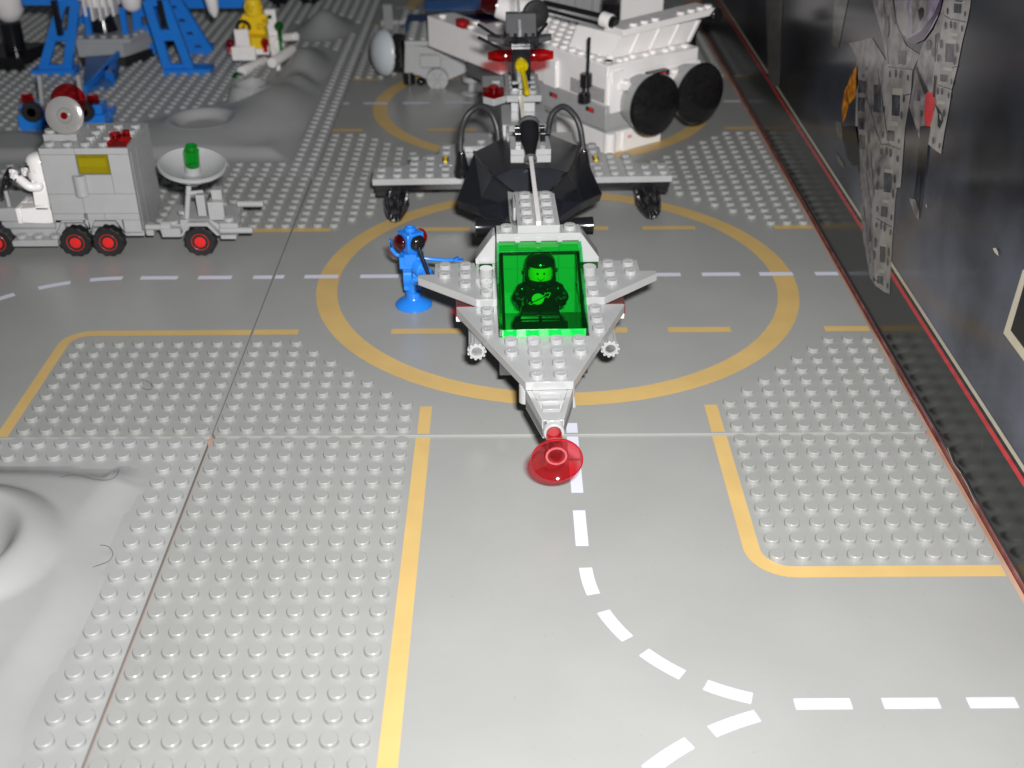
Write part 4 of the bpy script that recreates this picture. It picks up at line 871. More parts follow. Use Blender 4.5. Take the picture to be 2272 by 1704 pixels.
# driver
figure('toy_astronaut', 'all white toy astronaut driving the rover at the left edge', 'toy figure', (-13.75, 21.0, 1.82), math.radians(-90), 'white', helmet='white', tank='white', arms=(.5, .9), face='yellow')
tr = thing('rover_trailer', 'light grey trailer with one red hubbed wheel and a big grey dish behind the rover', 'trailer', (-4.7, 19.3, 0.08))
Xt = lambda v: v + 4.7
mb = MB()
def RT_(x0, x1, y0, y1, z0, z1): mb.box(x0 + 4.7, x1 + 4.7, y0, y1, z0, z1)
RT_(-6.9, -2.8, .6, 3.6, 1.3, 1.7); RT_(-6.9, -5.8, .15, .6, 1.1, 1.62)
mb.prof([(-1.15, 1.15), (-.62, 2.0), (.55, 2.0), (1.2, 1.2), (1.0, 1.2), (.5, 1.78), (-.55, 1.78), (-1.0, 1.15)], .1, .55, 0, 'y')
mb.prof([(-1.15, 2.0), (-.6, 2.02), (.55, 2.02), (1.1, 1.7), (1.1, 1.45), (-1.15, 1.45)], .55, 3.4, 0, 'y')
RT_(-3.45, -2.4, .1, 1.2, 1.65, 1.95); mb.stud(Xt(-3.0), .6, 1.95); mb.stud(Xt(-6.3), .8, 1.7); mb.stud(Xt(-5.9), 1.6, 2.0); RT_(-3.5, -2.6, .15, 1.0, .95, 1.2)
mb.bar((Xt(-3.5), .3, 1.45), (Xt(-1.6), .3, 1.45), .19, 16); mb.bar((Xt(-3.0), 3.2, 1.9), (Xt(-1.45), 3.2, 1.9), .19, 16)
mb.lathe((Xt(-7.0), .6, 1.5), (1, 0, 0), [(.2, 0), (.42, .05), (.42, .6), (.3, .65)], 20); mb.bar((Xt(-7.9), .6, 1.55), (Xt(-6.9), .6, 1.55), .18, 14)
mb.build('chassis', 'grey', tr, 0.015)
wheel(tr, 0.02, -.12, .88); wheel(tr, 0.02, 3.6, .88)
mb = MB(); mb.bar((Xt(-5.5), .8, 2.0), (Xt(-5.15), 1.1, 4.0), .16, 14); mb.bar((Xt(-5.35), .9, 3.5), (Xt(-4.5), 1.4, 3.4), .13, 12)
mb.prism([(Xt(-4.75), .6), (Xt(-4.25), .6), (Xt(-4.25), 1.0), (Xt(-4.75), 1.0)], 2.2, 3.5); mb.box(Xt(-4.1), Xt(-3.2), .5, 1.4, 2.0, 3.1); mb.box(Xt(-3.9), Xt(-3.3), .9, 1.5, 3.1, 3.7); mb.lathe((Xt(-3.7), .5, 2.8), (0, -1, 0), [(.22, 0), (.22, .04), (.15, .04)], 16)
mb.build('dish_mast', 'grey', tr, 0.02)
mb = MB(); dc = Vector((Xt(-4.85), 1.2, 4.55)); da = (.12, -.16, 1)
mb.lathe(dc, da, [(.42, -.55), (.45, -.3), (.5, -.22), (1.2, .0), (1.82, .42), (1.93, .55), (1.93, .72), (1.82, .74), (1.7, .62), (1.1, .28), (.5, .14), (.45, .14), (.45, .58), (.001, .58)], 48); ds = mb.build('dish', 'grey', tr, label='big light grey dish')
mb = MB(); mb.lathe(dc + Vector(da).normalized() * .58, da, [(.40, 0), (.42, .1), (.42, 1.0), (.32, 1.02), (.32, 1.28), (.26, 1.3), (.26, 1.0), (.001, 1.0)], 30, ribs=6, amp=.03); mb.build('dish_lamp', trans('clear_green_lamp', (.12, .80, .28), haze=.10), ds, label='clear green lamp')
# ================================================================== WHITE BASE behind the spaceship
A_ = math.atan2(.582, .813)
wb = thing('moon_base', 'big white studded moon base on a grey hull with two black round engines', 'toy base', (20.1, 35.8, 0), A_)
mb = MB()
mb.box(0, 8.4, 0, 14.5, 3.62, 6.4); mb.box(-.28, .05, 5.4, 6.9, 3.62, 5.6)
mb.box(.25, 1.3, -.25, 0, 3.1, 6.0); mb.box(0, 8.4, -.08, 0, 5.6, 6.4)
mb.studs([(x + .5, y + .5) for x in range(6) for y in range(14) if not (x > 1 and y < 5) and not (x > 1 and 4 < y < 6 and x > 3)], 6.4, 0, 14)
mb.studs([(.5 + .0, .5 + i) for i in range(1)], 6.4, 0, 14)
wbody = mb.build('upper_hull', 'white', wb, 0.03)
mb = MB(); mb.prism([(-.1, -.1), (8.5, -.1), (8.5, 6.8), (4, 8), (-.1, 8)], 1.9, 3.6); mb.prism([(.3, .3), (6, .3), (6, 9), (.3, 9)], 1.5, 1.89)
mb.box(-.15, .9, 9, 15, 2.4, 3.6)
mb.build('lower_hull', 'grey', wb, 0.03)
mb = MB(); mb.box(.35, 5.3, .15, 6, 0, 1.49); mb.cyl((.75, .35, 0), (0, 0, 1), .45, 1.48, 18); mb.box(1.7, 5.35, .02, .14, 0, 1.48); mb.build('base_block', 'white', wb, 0.03)
mb = MB()
for k in range(19): y = .25 + k * .2; mb.box(-.03, .0, y, y + .09, 3.75 , 4.75)
mb.build('vent_slats', 'gap', wbody)
for y in (1.6, 5.8):
    mb = MB(); mb.box(-.16, -.1, y - .42, y + .42, 2.86, 3.16, 0); mb.box(-.18, -.161, y - .40, y + .1, 2.9, 3.13, 1); mb.build('side_marker', ['printb', 'red'], wb)
mb = MB(); mb.box(-.02, 0, 1.95, 2.3, 5.35, 5.5); mb.box(2.15, 2.5, -.005, .018, .9, 1.1); mb.build('printed_mark', mat('faded_red_print', (.75, .25, .25), .3), wb)
mb = MB(); mb.box(.9, 8.3, -.7, -.09, 4.7, 5.1); mb.studs([(1.4, -.4), (2.4, -.4), (5.9, -.4), (6.9, -.4), (7.9, -.4)], 5.1, 0, 14); mb.box(8.4, 9.0, .2, 1.0, 4.9, 5.3); mb.stud(8.7, .6, 5.3, 0, 14); mb.build('ledge', 'white', wb, 0.02)
mb = MB(); mb.box(3.3, 5.1, -.75, -.2, 5.11, 5.5, 0); mb.box(3.6, 4.7, -.8, -.76, 5.18, 5.42, 1); mb.build('front_light', ['black', 'red'], wb)
# leaning wall with four panels and its studded top
mb = MB()
def lean(x, t, d=0.0): return (x + .55 * t, 1.25 - .35 * t + d, 6.45 + 1.55 * t)
for i in range(4):
    xa, xb = 1.35 + i * 1.85, 1.35 + (i + 1) * 1.85 - .12
    for d0, d1, a0, b0 in ((0, .5, xa, xb),):
        vs = [lean(a0, 0, d0), lean(b0, 0, d0), lean(b0, 1, d0), lean(a0, 1, d0), lean(a0, 0, d1), lean(b0, 0, d1), lean(b0, 1, d1), lean(a0, 1, d1)]
        mb.add(vs, [(0, 1, 2, 3), (7, 6, 5, 4), (0, 4, 5, 1), (1, 5, 6, 2), (2, 6, 7, 3), (3, 7, 4, 0)])
        vs = [lean(b0 - .1, 0, -.1), lean(b0 + .15, 0, -.1), lean(b0 + .15, 1, -.1), lean(b0 - .1, 1, -.1), lean(b0 - .1, 0, .1), lean(b0 + .15, 0, .1), lean(b0 + .15, 1, .1), lean(b0 - .1, 1, .1)]
        mb.add(vs, [(0, 1, 2, 3), (7, 6, 5, 4), (0, 4, 5, 1), (1, 5, 6, 2), (2, 6, 7, 3), (3, 7, 4, 0)])
mb.add([(1.35, 1.25, 6.45), (.9, 5.4, 6.45), (1.3, 5.0, 8.0), (1.9, .9, 8.0), (1.8, 1.3, 6.45), (1.4, 5.6, 6.45), (1.8, 5.0, 8.0), (2.4, 1.0, 8.0)], [(0, 1, 2, 3), (7, 6, 5, 4), (0, 4, 5, 1), (1, 5, 6, 2), (2, 6, 7, 3), (3, 7, 4, 0)])
mb.studs([(2.1 + 1.85 * i, .55) for i in range(4)] + [(2.9 + 1.85 * i, .75) for i in range(3)], 6.4, 0, 14)
mb.build('leaning_wall', 'white', wb)
mb = MB()
mb.add([(1.8, .55, 8.0), (9.9, .55, 8.25), (9.9, 2.6, 8.25), (1.8, 2.6, 8.0), (1.8, .55, 8.45), (10.4, .55, 8.75), (10.4, 2.6, 8.75), (1.8, 2.6, 8.45)], [(3, 2, 1, 0), (4, 5, 6, 7), (0, 1, 5, 4), (1, 2, 6, 5), (2, 3, 7, 6), (3, 0, 4, 7)])
for x in (3.0, 4.0, 5.0, 7.4, 8.4, 9.3, 10.05): mb.stud(x, .95, 8.45 + (x - 1.8) * .034, 0, 14)
mb.build('wall_top', 'white', wb, 0.02)
for cx, nm_ in ((2.85, 'l'), (7.15, 'r')):
    mb = MB(); mb.lathe((cx, .4, 3.65), (0, -1, 0), [(1.5, 0), (1.7, .2), (2.0, 1.6), (2.16, 2.2), (2.1, 2.3)], 48); en = mb.build('engine', 'white' if 0 else 'grey', wb)
    mb = MB(); mb.lathe((cx, .4, 3.65), (0, -1, 0), [(2.17, 2.1), (2.2, 2.2), (2.1, 2.45), (1.6, 2.7), (1.0, 2.84), (.4, 2.9), (.001, 2.91)], 48); mb.build('engine_cover', mat('engine_black', (.012, .012, .013), .12, .3, 400, .35), en)
# antenna, gun and dark fittings
mb = MB(); mb.bar((-.45, 1.6, 4.9), (-.45, 1.5, 8.1), .12, 8); mb.cyl((-.45, 1.7, 4.7), (0, 0, 1), .42, .9, 12); mb.cyl((-.55, 1.7, 3.6), (0, 0, 1), .45, .6, 12); mb.bar((-.45, 1.9, 4.1), (-.45, 1.9, 4.8), .1); mb.bar((-.45, 1.45, 4.1), (-.45, 1.45, 4.8), .1); mb.build('antenna', 'black', wb)
mb = MB(); mb.bar((.3, 7.6, 9.2), (1.9, 3.0, 8.9), .19, 10); mb.bar((.1, 7.6, 8.8), (1.7, 2.7, 8.4), .13, 10); mb.build('gun_barrel', 'black', wb)
mb = MB(); mb.lathe((1.75, 2.8, 8.8), (.3, -1, -.15), [(.50, 0), (.52, .1), (.52, .7), (.45, .75)], 20); g_ = mb.build('gun_mount', 'white', wb)
mb = MB(); mb.cyl((1.9, 2.4, 8.72), (.3, -1, -.15), .42, .7, 18); mb.build('gun_muzzle', 'black', g_)
mb = MB(); mb.cyl((10.6, 1.2, 8.2), (0, -1, 0), .5, .8, 14); mb.box(8.7, 9.6, 1.4, 3, 5.2, 7.4); mb.build('side_fitting', 'black', wb)
# left wing of the base
mb = MB(); mb.prism([(-2.2, 11.2), (-.2, 9.8), (0, 14), (0, 19), (-2.2, 19.4)], 4.0, 6.4); mb.prof([(9.5, 4.0), (11.2, 4.0), (11.2, 6.4), (10.6, 6.3)], -2.2, -.1); mb.studs([(-1.6, 14.2), (-1.6, 15.4), (-.6, 15.0), (-1.5, 18.3)], 6.4, 0, 14)
mb.build('wing_wall', 'white', wb, 0.02)
mb = MB(); mb.box(-1.5, 6, 9, 15, 2.6, 3.9); mb.box(-2.0, 1, 8.2, 8.6, 2, 4.2); mb.build('rear_hull', 'dgrey', wb)
mb = MB(); mb.lathe((.2, 11.6, 8.0), (-.75, .62, .25), [(.4, -2.6), (1.25, -2.4), (1.2, -1.2), (.95, .2), (.85, .9), (.8, 1.0)], 30); mb.bar((.6, 10.4, 6.4), (.6, 10.8, 7.6), .5, 14); rk = mb.build('rocket', 'white', wb)
mb = MB(); mb.lathe((.2, 11.6, 8.0), (-.75, .62, .25), [(.7, 1.01), (.72, 1.7), (.45, 2.2), (.001, 2.3)], 24); mb.box(-2.3, -1.7, 14.2, 15.2, 6.4, 7.0); mb.build('rocket_tip', 'tred', rk)
# ribbed grey wall and dark cylinders standing behind the base
mb = MB()
for i in range(9):
    a = AY(1180 + i * 19 - 10, 42, 66); mb.box(a.x - .38, a.x + .38, 65.6 + (i % 2) * .25, 68, 0, 13)
tag(mb.build('ribbed_wall', 'grey', None), 'grey ribbed wall rising behind the white moon base', 'wall')
mb = MB(); c = AY(1362, 20, 60); mb.cyl((c.x, 60, 0), (0, 0, 1), 1.1, c.z + .6, 28); mb.cyl((c.x - 1.0, 60.6, 0), (0, 0, 1), 1.2, c.z - 1, 28)
tag(mb.build('dark_tank', 'black', None), 'black upright tank behind the white moon base', 'tank')
fl = thing('white_shuttle', 'white shuttle with a black nose at the top edge behind the moon base', 'spaceship', (AY(1440, 20, 58).x, 58, 0))
mb = MB(); mb.box(-2.4, 1.2, 0, 5, 0, 8.6); mb.box(-1.8, 2.5, .4, 4, 8.6, 12); mb.build('body', 'white', fl, 0.04)
mb = MB(); mb.lathe((2.3, -1.2, 9.7), (0.1, 1, 0), [(.001, 0), (1.6, .4), (2.2, 1.2), (2.2, 3)], 32); mb.build('nose', 'black', fl)
# ================================================================== GREY CRAFT left of the base
def G3(x, y): return (780 + x / 5.821, y / 5.821)
gc = thing('grey_craft', 'dull grey flat craft with pale round shield and black gear ring beside the moon base', 'spaceship', (7.0, 53.0, 0))
def gp(x, y, Y=53.0): p = AY(*G3(x, y), Y); return (p.x - 7.0, Y - 53.0, p.z)
mb = MB()
o1 = [gp(*p) for p in ((690, 590), (1480, 640), (1560, 720), (1740, 800), (1560, 900), (1240, 1040), (1000, 1040), (880, 980), (680, 940))]
n = len(o1); mb.add(o1 + [(x, y + 3.5, z) for x, y, z in o1], [tuple(range(n)), tuple(range(n, 2 * n))[::-1]] + [(i, (i + 1) % n, n + (i + 1) % n, n + i) for i in range(n)])
mb.build('hull', 'grey', gc, 0.03)
mb = MB(); a = gp(690, 590); b = gp(1480, 640); zt = a[2]
mb.box(a[0], b[0] + .2, -.15, 6.2, zt, zt + .4); mb.studs([(a[0] + .5 + i, .5 + j) for i in range(int(b[0] - a[0])) for j in range(6) if not (j > 3 and i > 3)], zt + .4, 0, 12)
mb.box(b[0] - 2.5, b[0] - .2, -.3, .5, zt - 1.0, zt - .3); mb.build('deck', 'grey', gc, 0.02)
a = gp(1110, 1020, 52.6); mb = MB(); mb.lathe((a[0], -.7, a[2]), (0, 1, 0), [(.5, .06), (.55, .0), (.86, 0), (.9, .06), (.9, .6)], 36); 
for k in range(6): q = 2 * PI * k / 6; mb.bar((a[0], -.68, a[2]), (a[0] + .7 * math.cos(q), -.68, a[2] + .7 * math.sin(q)), .09, 6)
mb.lathe((a[0], -.66, a[2]), (0, 1, 0), [(.6, 0), (.6, .4)], 24)
mb.build('round_port', 'grey', gc)
a = gp(1030, 770); mb = MB(); mb.box(a[0] - .9, a[0] + .8, -.6, 0, a[2] - .5, a[2] + .5); mb.build('side_box', 'grey', gc, 0.05)
a = gp(570, 700); mb = MB(); mb.lathe((a[0] - .2, .6, a[2]), (1, -.25, 0), [(1.2, 0), (1.35, .05), (1.35, .8), (1.2, .9)], 56, ribs=14, amp=.12); mb.cyl((a[0] + 1.0, .3, .1), (0, 0, 1), .5, 1.0, 12); mb.build('gear_ring', 'black', gc)
a = gp(360, 705); mb = MB(); mb.lathe((a[0] + .35, .6, a[2]), (-1, -.55, .1), [(1.85, -.15), (1.9, 0), (1.7, .45), (1.1, .8), (.5, .95), (.001, 1.0)], 44); mb.build('round_shield', mat('pale_shield', (.50, .53, .56), .25), gc, label='pale round shield')
mb = MB(); p = gp(900, 1200); q = gp(1150, 1210); mb.ball((p[0], .2, .3), .35, 0, 12); mb.ball((q[0], .5, .3), .35, 0, 12); mb.bar((p[0], .2, .3), (q[0], .5, .3), .2); mb.bar((a[0] + 4, 1, .3), (a[0] + 4, 1, 2.0), .3); mb.build('landing_gear', 'black', gc)
a = gp(1550, 1040, 51); tb = MB(); tb.lathe((a[0] + 7, 51, 0), (0, 0, 1), [(.9, 0), (.9, .1), (.3, .2), (.3, .8), (.75, 1.0), (.75, 1.4)], 20)
tag(tb.build('pale_drum', 'grey', None), 'small pale round drum on the floor between the grey craft and the tail', 'drum')
# small studded grey stack and blue structure at the far end
a = AY(*G3(700, 150), 74); mb = MB()
mb.box(a.x - .6, a.x + 1.8, 72.6, 76.8, a.z - .9, a.z - .5); mb.studs([(a.x + i * .95, 73.1 + j) for i in (-.1, .9) for j in range(4)], a.z - .5, 0, 12); mb.box(a.x - 2.4, a.x - .7, 73, 74.4, 0, a.z - .6); mb.box(a.x - .4, a.x + 1.4, 73.4, 76, 0, a.z - .9); mb.beam((a.x - 1.5, 71.5, 0), (a.x - 1.8, 74, a.z + .5), .9, .5)
tag(mb.build('studded_stack', 'grey', None), 'small grey studded stack on the floor at the far left of the circle', 'toy part')
a = AY(870, 42, 70); b = AY(1190, 10, 70)
mb = MB(); mb.box(a.x + 1.2, b.x, 70, 74, 0, a.z - .5); mb.box(a.x + 3, b.x, 73, 76, a.z, a.z + 1.0); mb.box(a.x + 4, b.x + 1, 74, 78, a.z + 1.2, a.z + 3)
tag(mb.build('blue_platform', mat('deep_blue_plastic', (.005, .05, .16), .3), None), 'deep blue platform behind the grey craft', 'platform')
mb = MB()
for i in range(8): mb.box(10.5 + i * .9, 11.1 + i * .9, 79, 80, 0, 9.5)
mb.box(10, 18, 80, 82, 0, 9.4); tag(mb.build('ribbed_wall', 'dgrey', None), 'dark ribbed wall at the far top edge behind the blue platform', 'wall')
# ================================================================== BLUE LAUNCH TOWER and rocket
def L5(x, y): return (x / 5.183, y / 5.183)
YT = 57.0
tw = thing('launch_tower', 'bright blue lattice launch tower with wide feet at the top left', 'tower', (-20, YT, 0))
def lp(x, y, Y=YT): p = AY(*L5(x, y), Y); return (p.x + 20, Y - YT, p.z)
def ladder(pa, pb, wa, wb_, nrung, Y=YT, nm_='tower_leg'):
    mb = MB(); a = Vector(lp(*pa, Y)); b = Vector(lp(*pb, Y))
    for s in (-1, 1): mb.beam(a + Vector((s * wa, 0, 0)), b + Vector((s * wb_, 0, 0)), .75, .5, up=(0, 1, 0))
    for k in range(nrung + 1):
        t_ = k / nrung; c = a.lerp(b, t_); w_ = wa + (wb_ - wa) * t_
        mb.box(c.x - w_, c.x + w_, c.y - .2, c.y + .2, c.z - .45, c.z + .45)
    mb.build(nm_, 'blue', tw)
ladder((640, 800), (800, 0), 1.05, .55, 2)
ladder((2060, 790), (1790, 0), .95, .7, 2)
ladder((1720, 560), (1640, -100), .8, .7, 3, 62)
ladder((2330, 600), (1950, 0), .7, .7, 4, 63)
ladder((1100, 560), (1000, 0), .8, .6, 2, 64)
for xa, xb, Y in ((380, 880, YT), (1900, 2440, YT), (2250, 2480, 64)):
    mb = MB(); a = lp(xa, 830, Y); b = lp(xb, 830, Y)
    mb.box(a[0], b[0], Y - YT - .6, Y - YT + 1.2, 0.0, .5); mb.build('foot', 'blue', tw, 0.04)
mb = MB(); a = lp(250, 20); mb.box(a[0], lp(680, 20)[0], 0, .8, a[2] - .3, a[2] + 1.6); mb.build('crossbeam', 'blue', tw); mb = MB(); a = lp(1850, 20, 66); mb.box(a[0] - 1, a[0] + 9, 9, 10, a[2] - .6, a[2] + 1.2); mb.build('crossbeam', 'blue', tw)
mb = MB(); mb.beam(lp(620, 0, 56), lp(700, 400, 56), .5, .4); mb.build('cable', 'black', tw); mb = MB(); mb.bar(lp(1830, 0, 56), lp(1900, 300, 56), .22); mb.build('cable', 'black', tw)
# crawler platform
cr = thing('crawler_platform', 'grey boat shaped studded platform on a black base under the white rocket', 'platform', (-22.3, 59.0, 0))
def cp(x, y, Y=59.0): p = AY(*L5(x, y), Y); return (p.x + 22.3, Y - 59.0, p.z)
bl, br, tl, tr_ = cp(905, 660), cp(1430, 660), cp(880, 500), cp(1430, 500)
mb = MB()
f0 = [(bl[0], 0), (br[0], 0), (br[0] + 1.6, 3), (br[0] + 2.2, 8), (bl[0] - .5, 8)]
mb.prism(f0, bl[2], tl[2]); cw = mb.build('hull', 'grey', cr, 0.03)
zt = tl[2]
mb = MB(); mb.prism([(bl[0] - 1.2, -.1), (br[0] + .8, -.1), (br[0] + 3.2, 8.5), (bl[0] - 1.2, 8.5)], zt, zt + .38)
mb.studs([(bl[0] - .7 + i * 1.0, .5) for i in range(6)] + [(br[0] + .9 + .27 * j, 1.3 + j) for j in range(7)] + [(bl[0] - .7, 1.5 + j) for j in range(6)], zt + .38, 0, 12); mb.build('deck', 'grey', cr, 0.02)
mb = MB(); mb.prism([(bl[0] + .1, .05), (br[0], .05), (br[0] + 1.7, 2.6), (br[0] + 2.4, 7.8), (bl[0], 7.8)], 0, bl[2] - .01); mb.build('track', 'rubber', cr)
rk = thing('white_rocket', 'white finned rocket with two round side boosters and black engine cone above the grey platform', 'rocket', (-22.3, 62.0, 0))
def rp(x, y, Y=62.0): p = AY(*L5(x, y), Y); return (p.x + 22.3, Y - 62.0, p.z)
mb = MB(); a = rp(1210, 380); b = rp(1250, 100); mb.lathe((a[0], 0, a[2] - .3), (0, 0, 1), [(1.25, 0), (1.15, .6), (.8, 2.0), (.6, 2.6)], 24); mb.cyl((a[0], 0, 0), (0, 0, 1), .5, a[2], 12); mb.build('engine_cone', 'black', rk)
c = rp(1170, 60); mb = MB(); mb.lathe((c[0] + .1, .2, c[2] + .5), (0, 0, 1), [(1.55, -.4), (1.6, 0), (1.2, 4), (.4, 7)], 20)
for q in (-1.5, -.9, -.35, .35, .9, 1.5): mb.box(c[0] + q - .1, c[0] + q + .1, -1.9, -.5, c[2] - (.9 if abs(q) < .5 else .5), c[2] + 4)
mb.build('body', 'white', rk)
for xx, yy, rr in ((845, 80, .95), (1530, 120, .95)):
    e = rp(xx, yy, 61); mb = MB(); mb.lathe((e[0], -1, e[2] - .15), (0, 0, 1), [(.001, 0), (.5, .15), (.8, .5), (.9, 1.2), (.85, 4)], 24); mb.build('booster', 'white', rk)
for xx in (985, 1400):
    mb = MB(); mb.beam(rp(xx, 90, 60.5), rp(xx + 50, 400, 60.5), .5, .4, up=(0, 1, 0)); mb.build('strut', 'blue', rk)
lf = thing('white_rocket', 'white rocket booster on a black base cut by the left edge', 'rocket', (-29.5, 60, 0))
e = AY(*L5(150, 260), 60); mb = MB(); mb.lathe((e.x + 29.5, 0, e.z), (-.12, 0, 1), [(.001, 0), (.8, .25), (1.25, .9), (1.45, 2.2), (1.3, 5)], 28); mb.build('booster', 'white', lf)
mb = MB(); mb.prism([(-4, -2.2), (.9, -2.2), (.2, 0), (1.6, 3), (-4, 3)], 0, 1.2); mb.cyl((-.6, .3, 1.2), (0, 0, 1), .9, 2.4, 14); mb.build('base', 'black', lf)
rw = AY(*L5(2350, 0), 60); lr = thing('white_rocket', 'slim white rocket tip hanging in the blue tower, right of the wide rocket', 'rocket', (rw.x, 60, 0))
t_ = AY(477, 38, 60); mb = MB(); mb.lathe((t_.x - rw.x, 0, t_.z), (-.08, 0, 1), [(.15, 0), (.45, .5), (.62, 2), (.6, 4)], 20); mb.bar((t_.x - rw.x, .3, t_.z + 3), (t_.x - rw.x, 4.5, t_.z + 3.2), .2, 10); mb.build('body', 'white', lr)
# blue ramp and blue buggy in front of the tower
rm = thing('blue_ramp', 'blue sloping ramp in front of the crawler platform', 'ramp', (-20, 50, 0))
mb = MB(); q = [AT(*L5(*p), 0) for p in ((960, 1090), (1330, 1000), (1400, 780), (1010, 780))]; b_ = [(p.x + 20, p.y - 50) for p in q]
mb.add([(b_[0][0], b_[0][1], 0), (b_[1][0], b_[1][1], 0), (b_[2][0], b_[2][1], 0), (b_[3][0], b_[3][1], 0), (b_[0][0], b_[0][1], .3), (b_[1][0] - .5, b_[1][1], .5), (b_[2][0] - .5, b_[2][1], 1.2), (b_[3][0], b_[3][1], 1.0)], [(3, 2, 1, 0), (4, 5, 6, 7), (0, 1, 5, 4), (1, 2, 6, 5), (2, 3, 7, 6), (3, 0, 4, 7)])
mb.build('slope', mat('dull_blue', (.03, .11, .30), .35), rm, 0.02)
mb = MB(); mb.beam((b_[0][0] + .3, b_[0][1] - .2, .5), (b_[2][0], b_[2][1] - .2, 1.3), .25, .5); mb.prism([(b_[1][0], b_[1][1]), (b_[2][0] + .2, b_[1][1] + .5), (b_[2][0] + .2, b_[2][1] - 2), (b_[2][0] - .6, b_[2][1] - 2)], 0, 1.1); mb.build('side_rail', 'blue', rm)
bg_ = thing('blue_buggy', 'blue buggy with black wheels, clear red drums and grey rails behind the rover turret', 'buggy', (-20.5, 42.5, 0))
def bp(x, y, Y=42.5): p = AY(*L5(x, y), Y); return (p.x + 20.5, Y - 42.5, p.z)
mb = MB()
for xa, xb in ((260, 520), (940, 1250)):
    a = bp(xa, 1540); b = bp(xb, 1540); mb.box(a[0], b[0], -.3, 1.6, 0, 1.1); mb.box(a[0] + .2, b[0] - .2, 0, 1.4, 1.1, 1.8)
a = bp(260, 1500); b = bp(1250, 1500); mb.box(a[0], b[0], 1.0, 2.6, .4, 1.0); mb.build('chassis', 'blue', bg_, 0.03)
for x, y in ((370, 1285), (965, 1280)):
    c = bp(x, y, 42.0); mb = MB(); mb.lathe((c[0], -.7, c[2]), (0, 1, 0), [(.5, .0), (.75, .0), (.78, .3), (.6, .4), (.5, .3)], 28); wl = mb.build('wheel', 'rubber', bg_)
    mb = MB(); mb.lathe((c[0], -.6, c[2]), (0, 1, 0), [(.34, -.1), (.36, .0), (.5, .1)], 16); mb.build('hub', 'blue', wl)
for x, y in ((330, 1190), (1080, 1200)):
    c = bp(x, y, 43); mb = MB(); mb.lathe((c[0], .5, c[2] - .7), (0, .0, 1), [(.42, 0), (.46, .1), (.46, 1.3), (.3, 1.5)], 20); mb.cyl((c[0], .5, 0), (0, 0, 1), .3, c[2] - .7, 10); mb.build('drum', 'tred', bg_)
for xa, xb in ((455, 490), (900, 950)):
    mb = MB(); mb.beam(bp(xb, 1190, 43), bp(xa, 860, 43), .28, .3, up=(0, 1, 0)); mb.beam(bp(xb, 1190, 43), (bp(xb, 1190, 43)[0], 1.4, .8), .28, .3, up=(0, 1, 0)); mb.build('rail', 'grey', bg_)
# ================================================================== WHITE SCOOTER with a yellow rider
def M6(x, y): return (400 + x / 5.821, y / 5.821)
YS = 58.0
ss = thing('space_scooter', 'small white space scooter with green and red lamps beside the far hills', 'scooter', (-8.5, YS, 0))
def mp(x, y, Y=YS): p = AY(*M6(x, y), Y); return (p.x + 8.5, Y - YS, p.z)
a, b, c = mp(690, 760), mp(975, 580), mp(650, 600)
mb = MB(); mb.box(a[0], b[0], -.6, 3, a[2], b[2]); d = mp(730, 580); e = mp(885, 360); mb.box(d[0], e[0], -.5, -.2, d[2], e[2]); f_ = mp(1155, 700); g2 = mp(1155, 600); mb.box(b[0], f_[0], -.2, .9, f_[2], g2[2]); h2 = mp(630, 680); mb.box(h2[0], a[0], -.2, .9, h2[2] - .1, h2[2] + .5)
mb.build('body', 'white', ss, 0.04)
for (x0, y0), (x1, y1) in (((790, 930), (1080, 790)), ((1180, 815), (1440, 650))):
    p, q = Vector(mp(x0, y0, 56.4)), Vector(mp(x1, y1, 60.5)); mb = MB(); mb.lathe(p, q - p, [(.25, -.02), (.42, 0), (.45, .1), (.45, (q - p).length)], 18); mb.cyl((p.x + .3, p.y + 1.2, 0), (0, 0, 1), .2, max(.3, p.z), 8); mb.build('skid', 'white', ss)
p = Vector(mp(745, 1010, 56)); mb = MB(); mb.ball(p, .55, 0, 18); mb.build('front_lamp', 'tgreen2', ss)
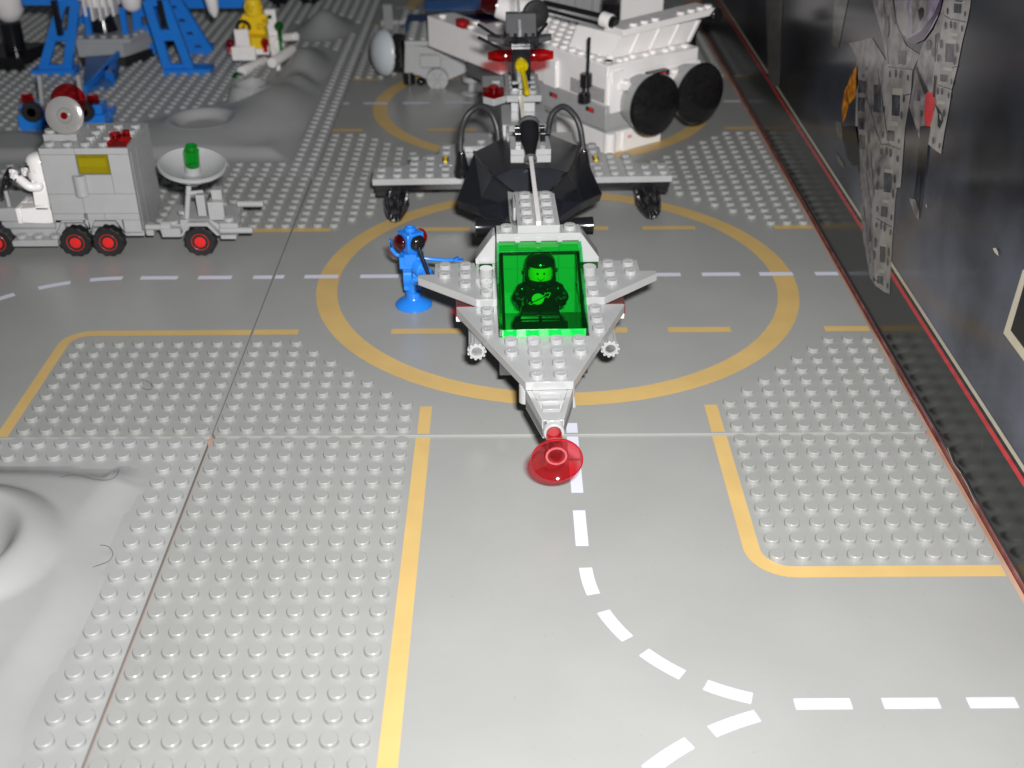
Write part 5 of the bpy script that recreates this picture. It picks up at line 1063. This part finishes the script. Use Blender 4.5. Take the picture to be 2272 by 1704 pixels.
p = Vector(mp(1275, 340, 60)); mb = MB(); mb.ball(p, .42, 0, 14); mb.bar((p.x, p.y, 0), p, .2); mb.build('rear_lamp', 'tgreen2', ss)
for x, y in ((1090, 550), (645, 560)):
    p = Vector(mp(x, y, 57.6)); mb = MB(); mb.ball(p, .38, 0, 14); mb.bar(p - Vector((0, 0, .8)), p, .2); mb.build('side_lamp', 'tred', ss)
mb = MB(); p = mp(1160, 230, 61); q = mp(1300, 640, 61); mb.box(p[0] - .45, p[0] + .5, 3, 3.5, q[2], p[2] + .7); mb.box(p[0] - .2, q[0] + .3, 2.5, 4.5, .8, 2.2); r_ = Vector(mp(1500, 470, 60)); mb.bar(Vector((r_.x - 1.2, r_.y + .8, r_.z - .3)), r_, .36, 16); mb.cyl((q[0], 2.3, 1.6), (0, -1, 0), .5, .4, 16); mb.box(p[0] - .2, p[0] + .6, 2.8, 3.2, 0, 1.0)
mb.build('rear_pack', 'white', ss, 0.03)
mb = MB(); mb.box(p[0] - .2, p[0] + .15, 2.97, 2.99, p[2] - .1, p[2] + .25); mb.build('printed_mark', 'tgreen2', ss)
c = Vector(mp(815, 350, 57.2)); mb = MB(); mb.tube([c + Vector((.52 * math.cos(q), 0, .5 * math.sin(q))) for q in [math.radians(-20 + 20 * k) for k in range(12)]], .13, 8); mb.build('handle_bar', 'black', ss)
fg = figure('toy_astronaut', 'yellow toy astronaut riding the small white scooter', 'toy figure', (AY(*M6(960, 400), 58.6).x, 59.2, AY(*M6(960, 530), 58.6).z - .4), math.radians(-8), 'yellow', helmet='yellow', arms=(.1, .1))
bl_ = MB(); c = AT(*M6(1280, 30), 0); bl_.cyl((c.x, c.y, 0), (0, 0, 1), 1.1, 1.8, 16); bl_.bar((c.x + .4, c.y - 3, .3), (c.x + .2, c.y, .6), .25)
tag(bl_.build('black_pod', 'black', None), 'black round pod on the floor behind the white scooter', 'pod')
bl_ = MB(); c = AT(*M6(1680, 30), 0); bl_.cyl((c.x, c.y, 0), (0, 0, 1), 1.1, 1.6, 16)
tag(bl_.build('black_pod', 'black', None), 'black round pod right of the scooter at the top edge', 'pod')
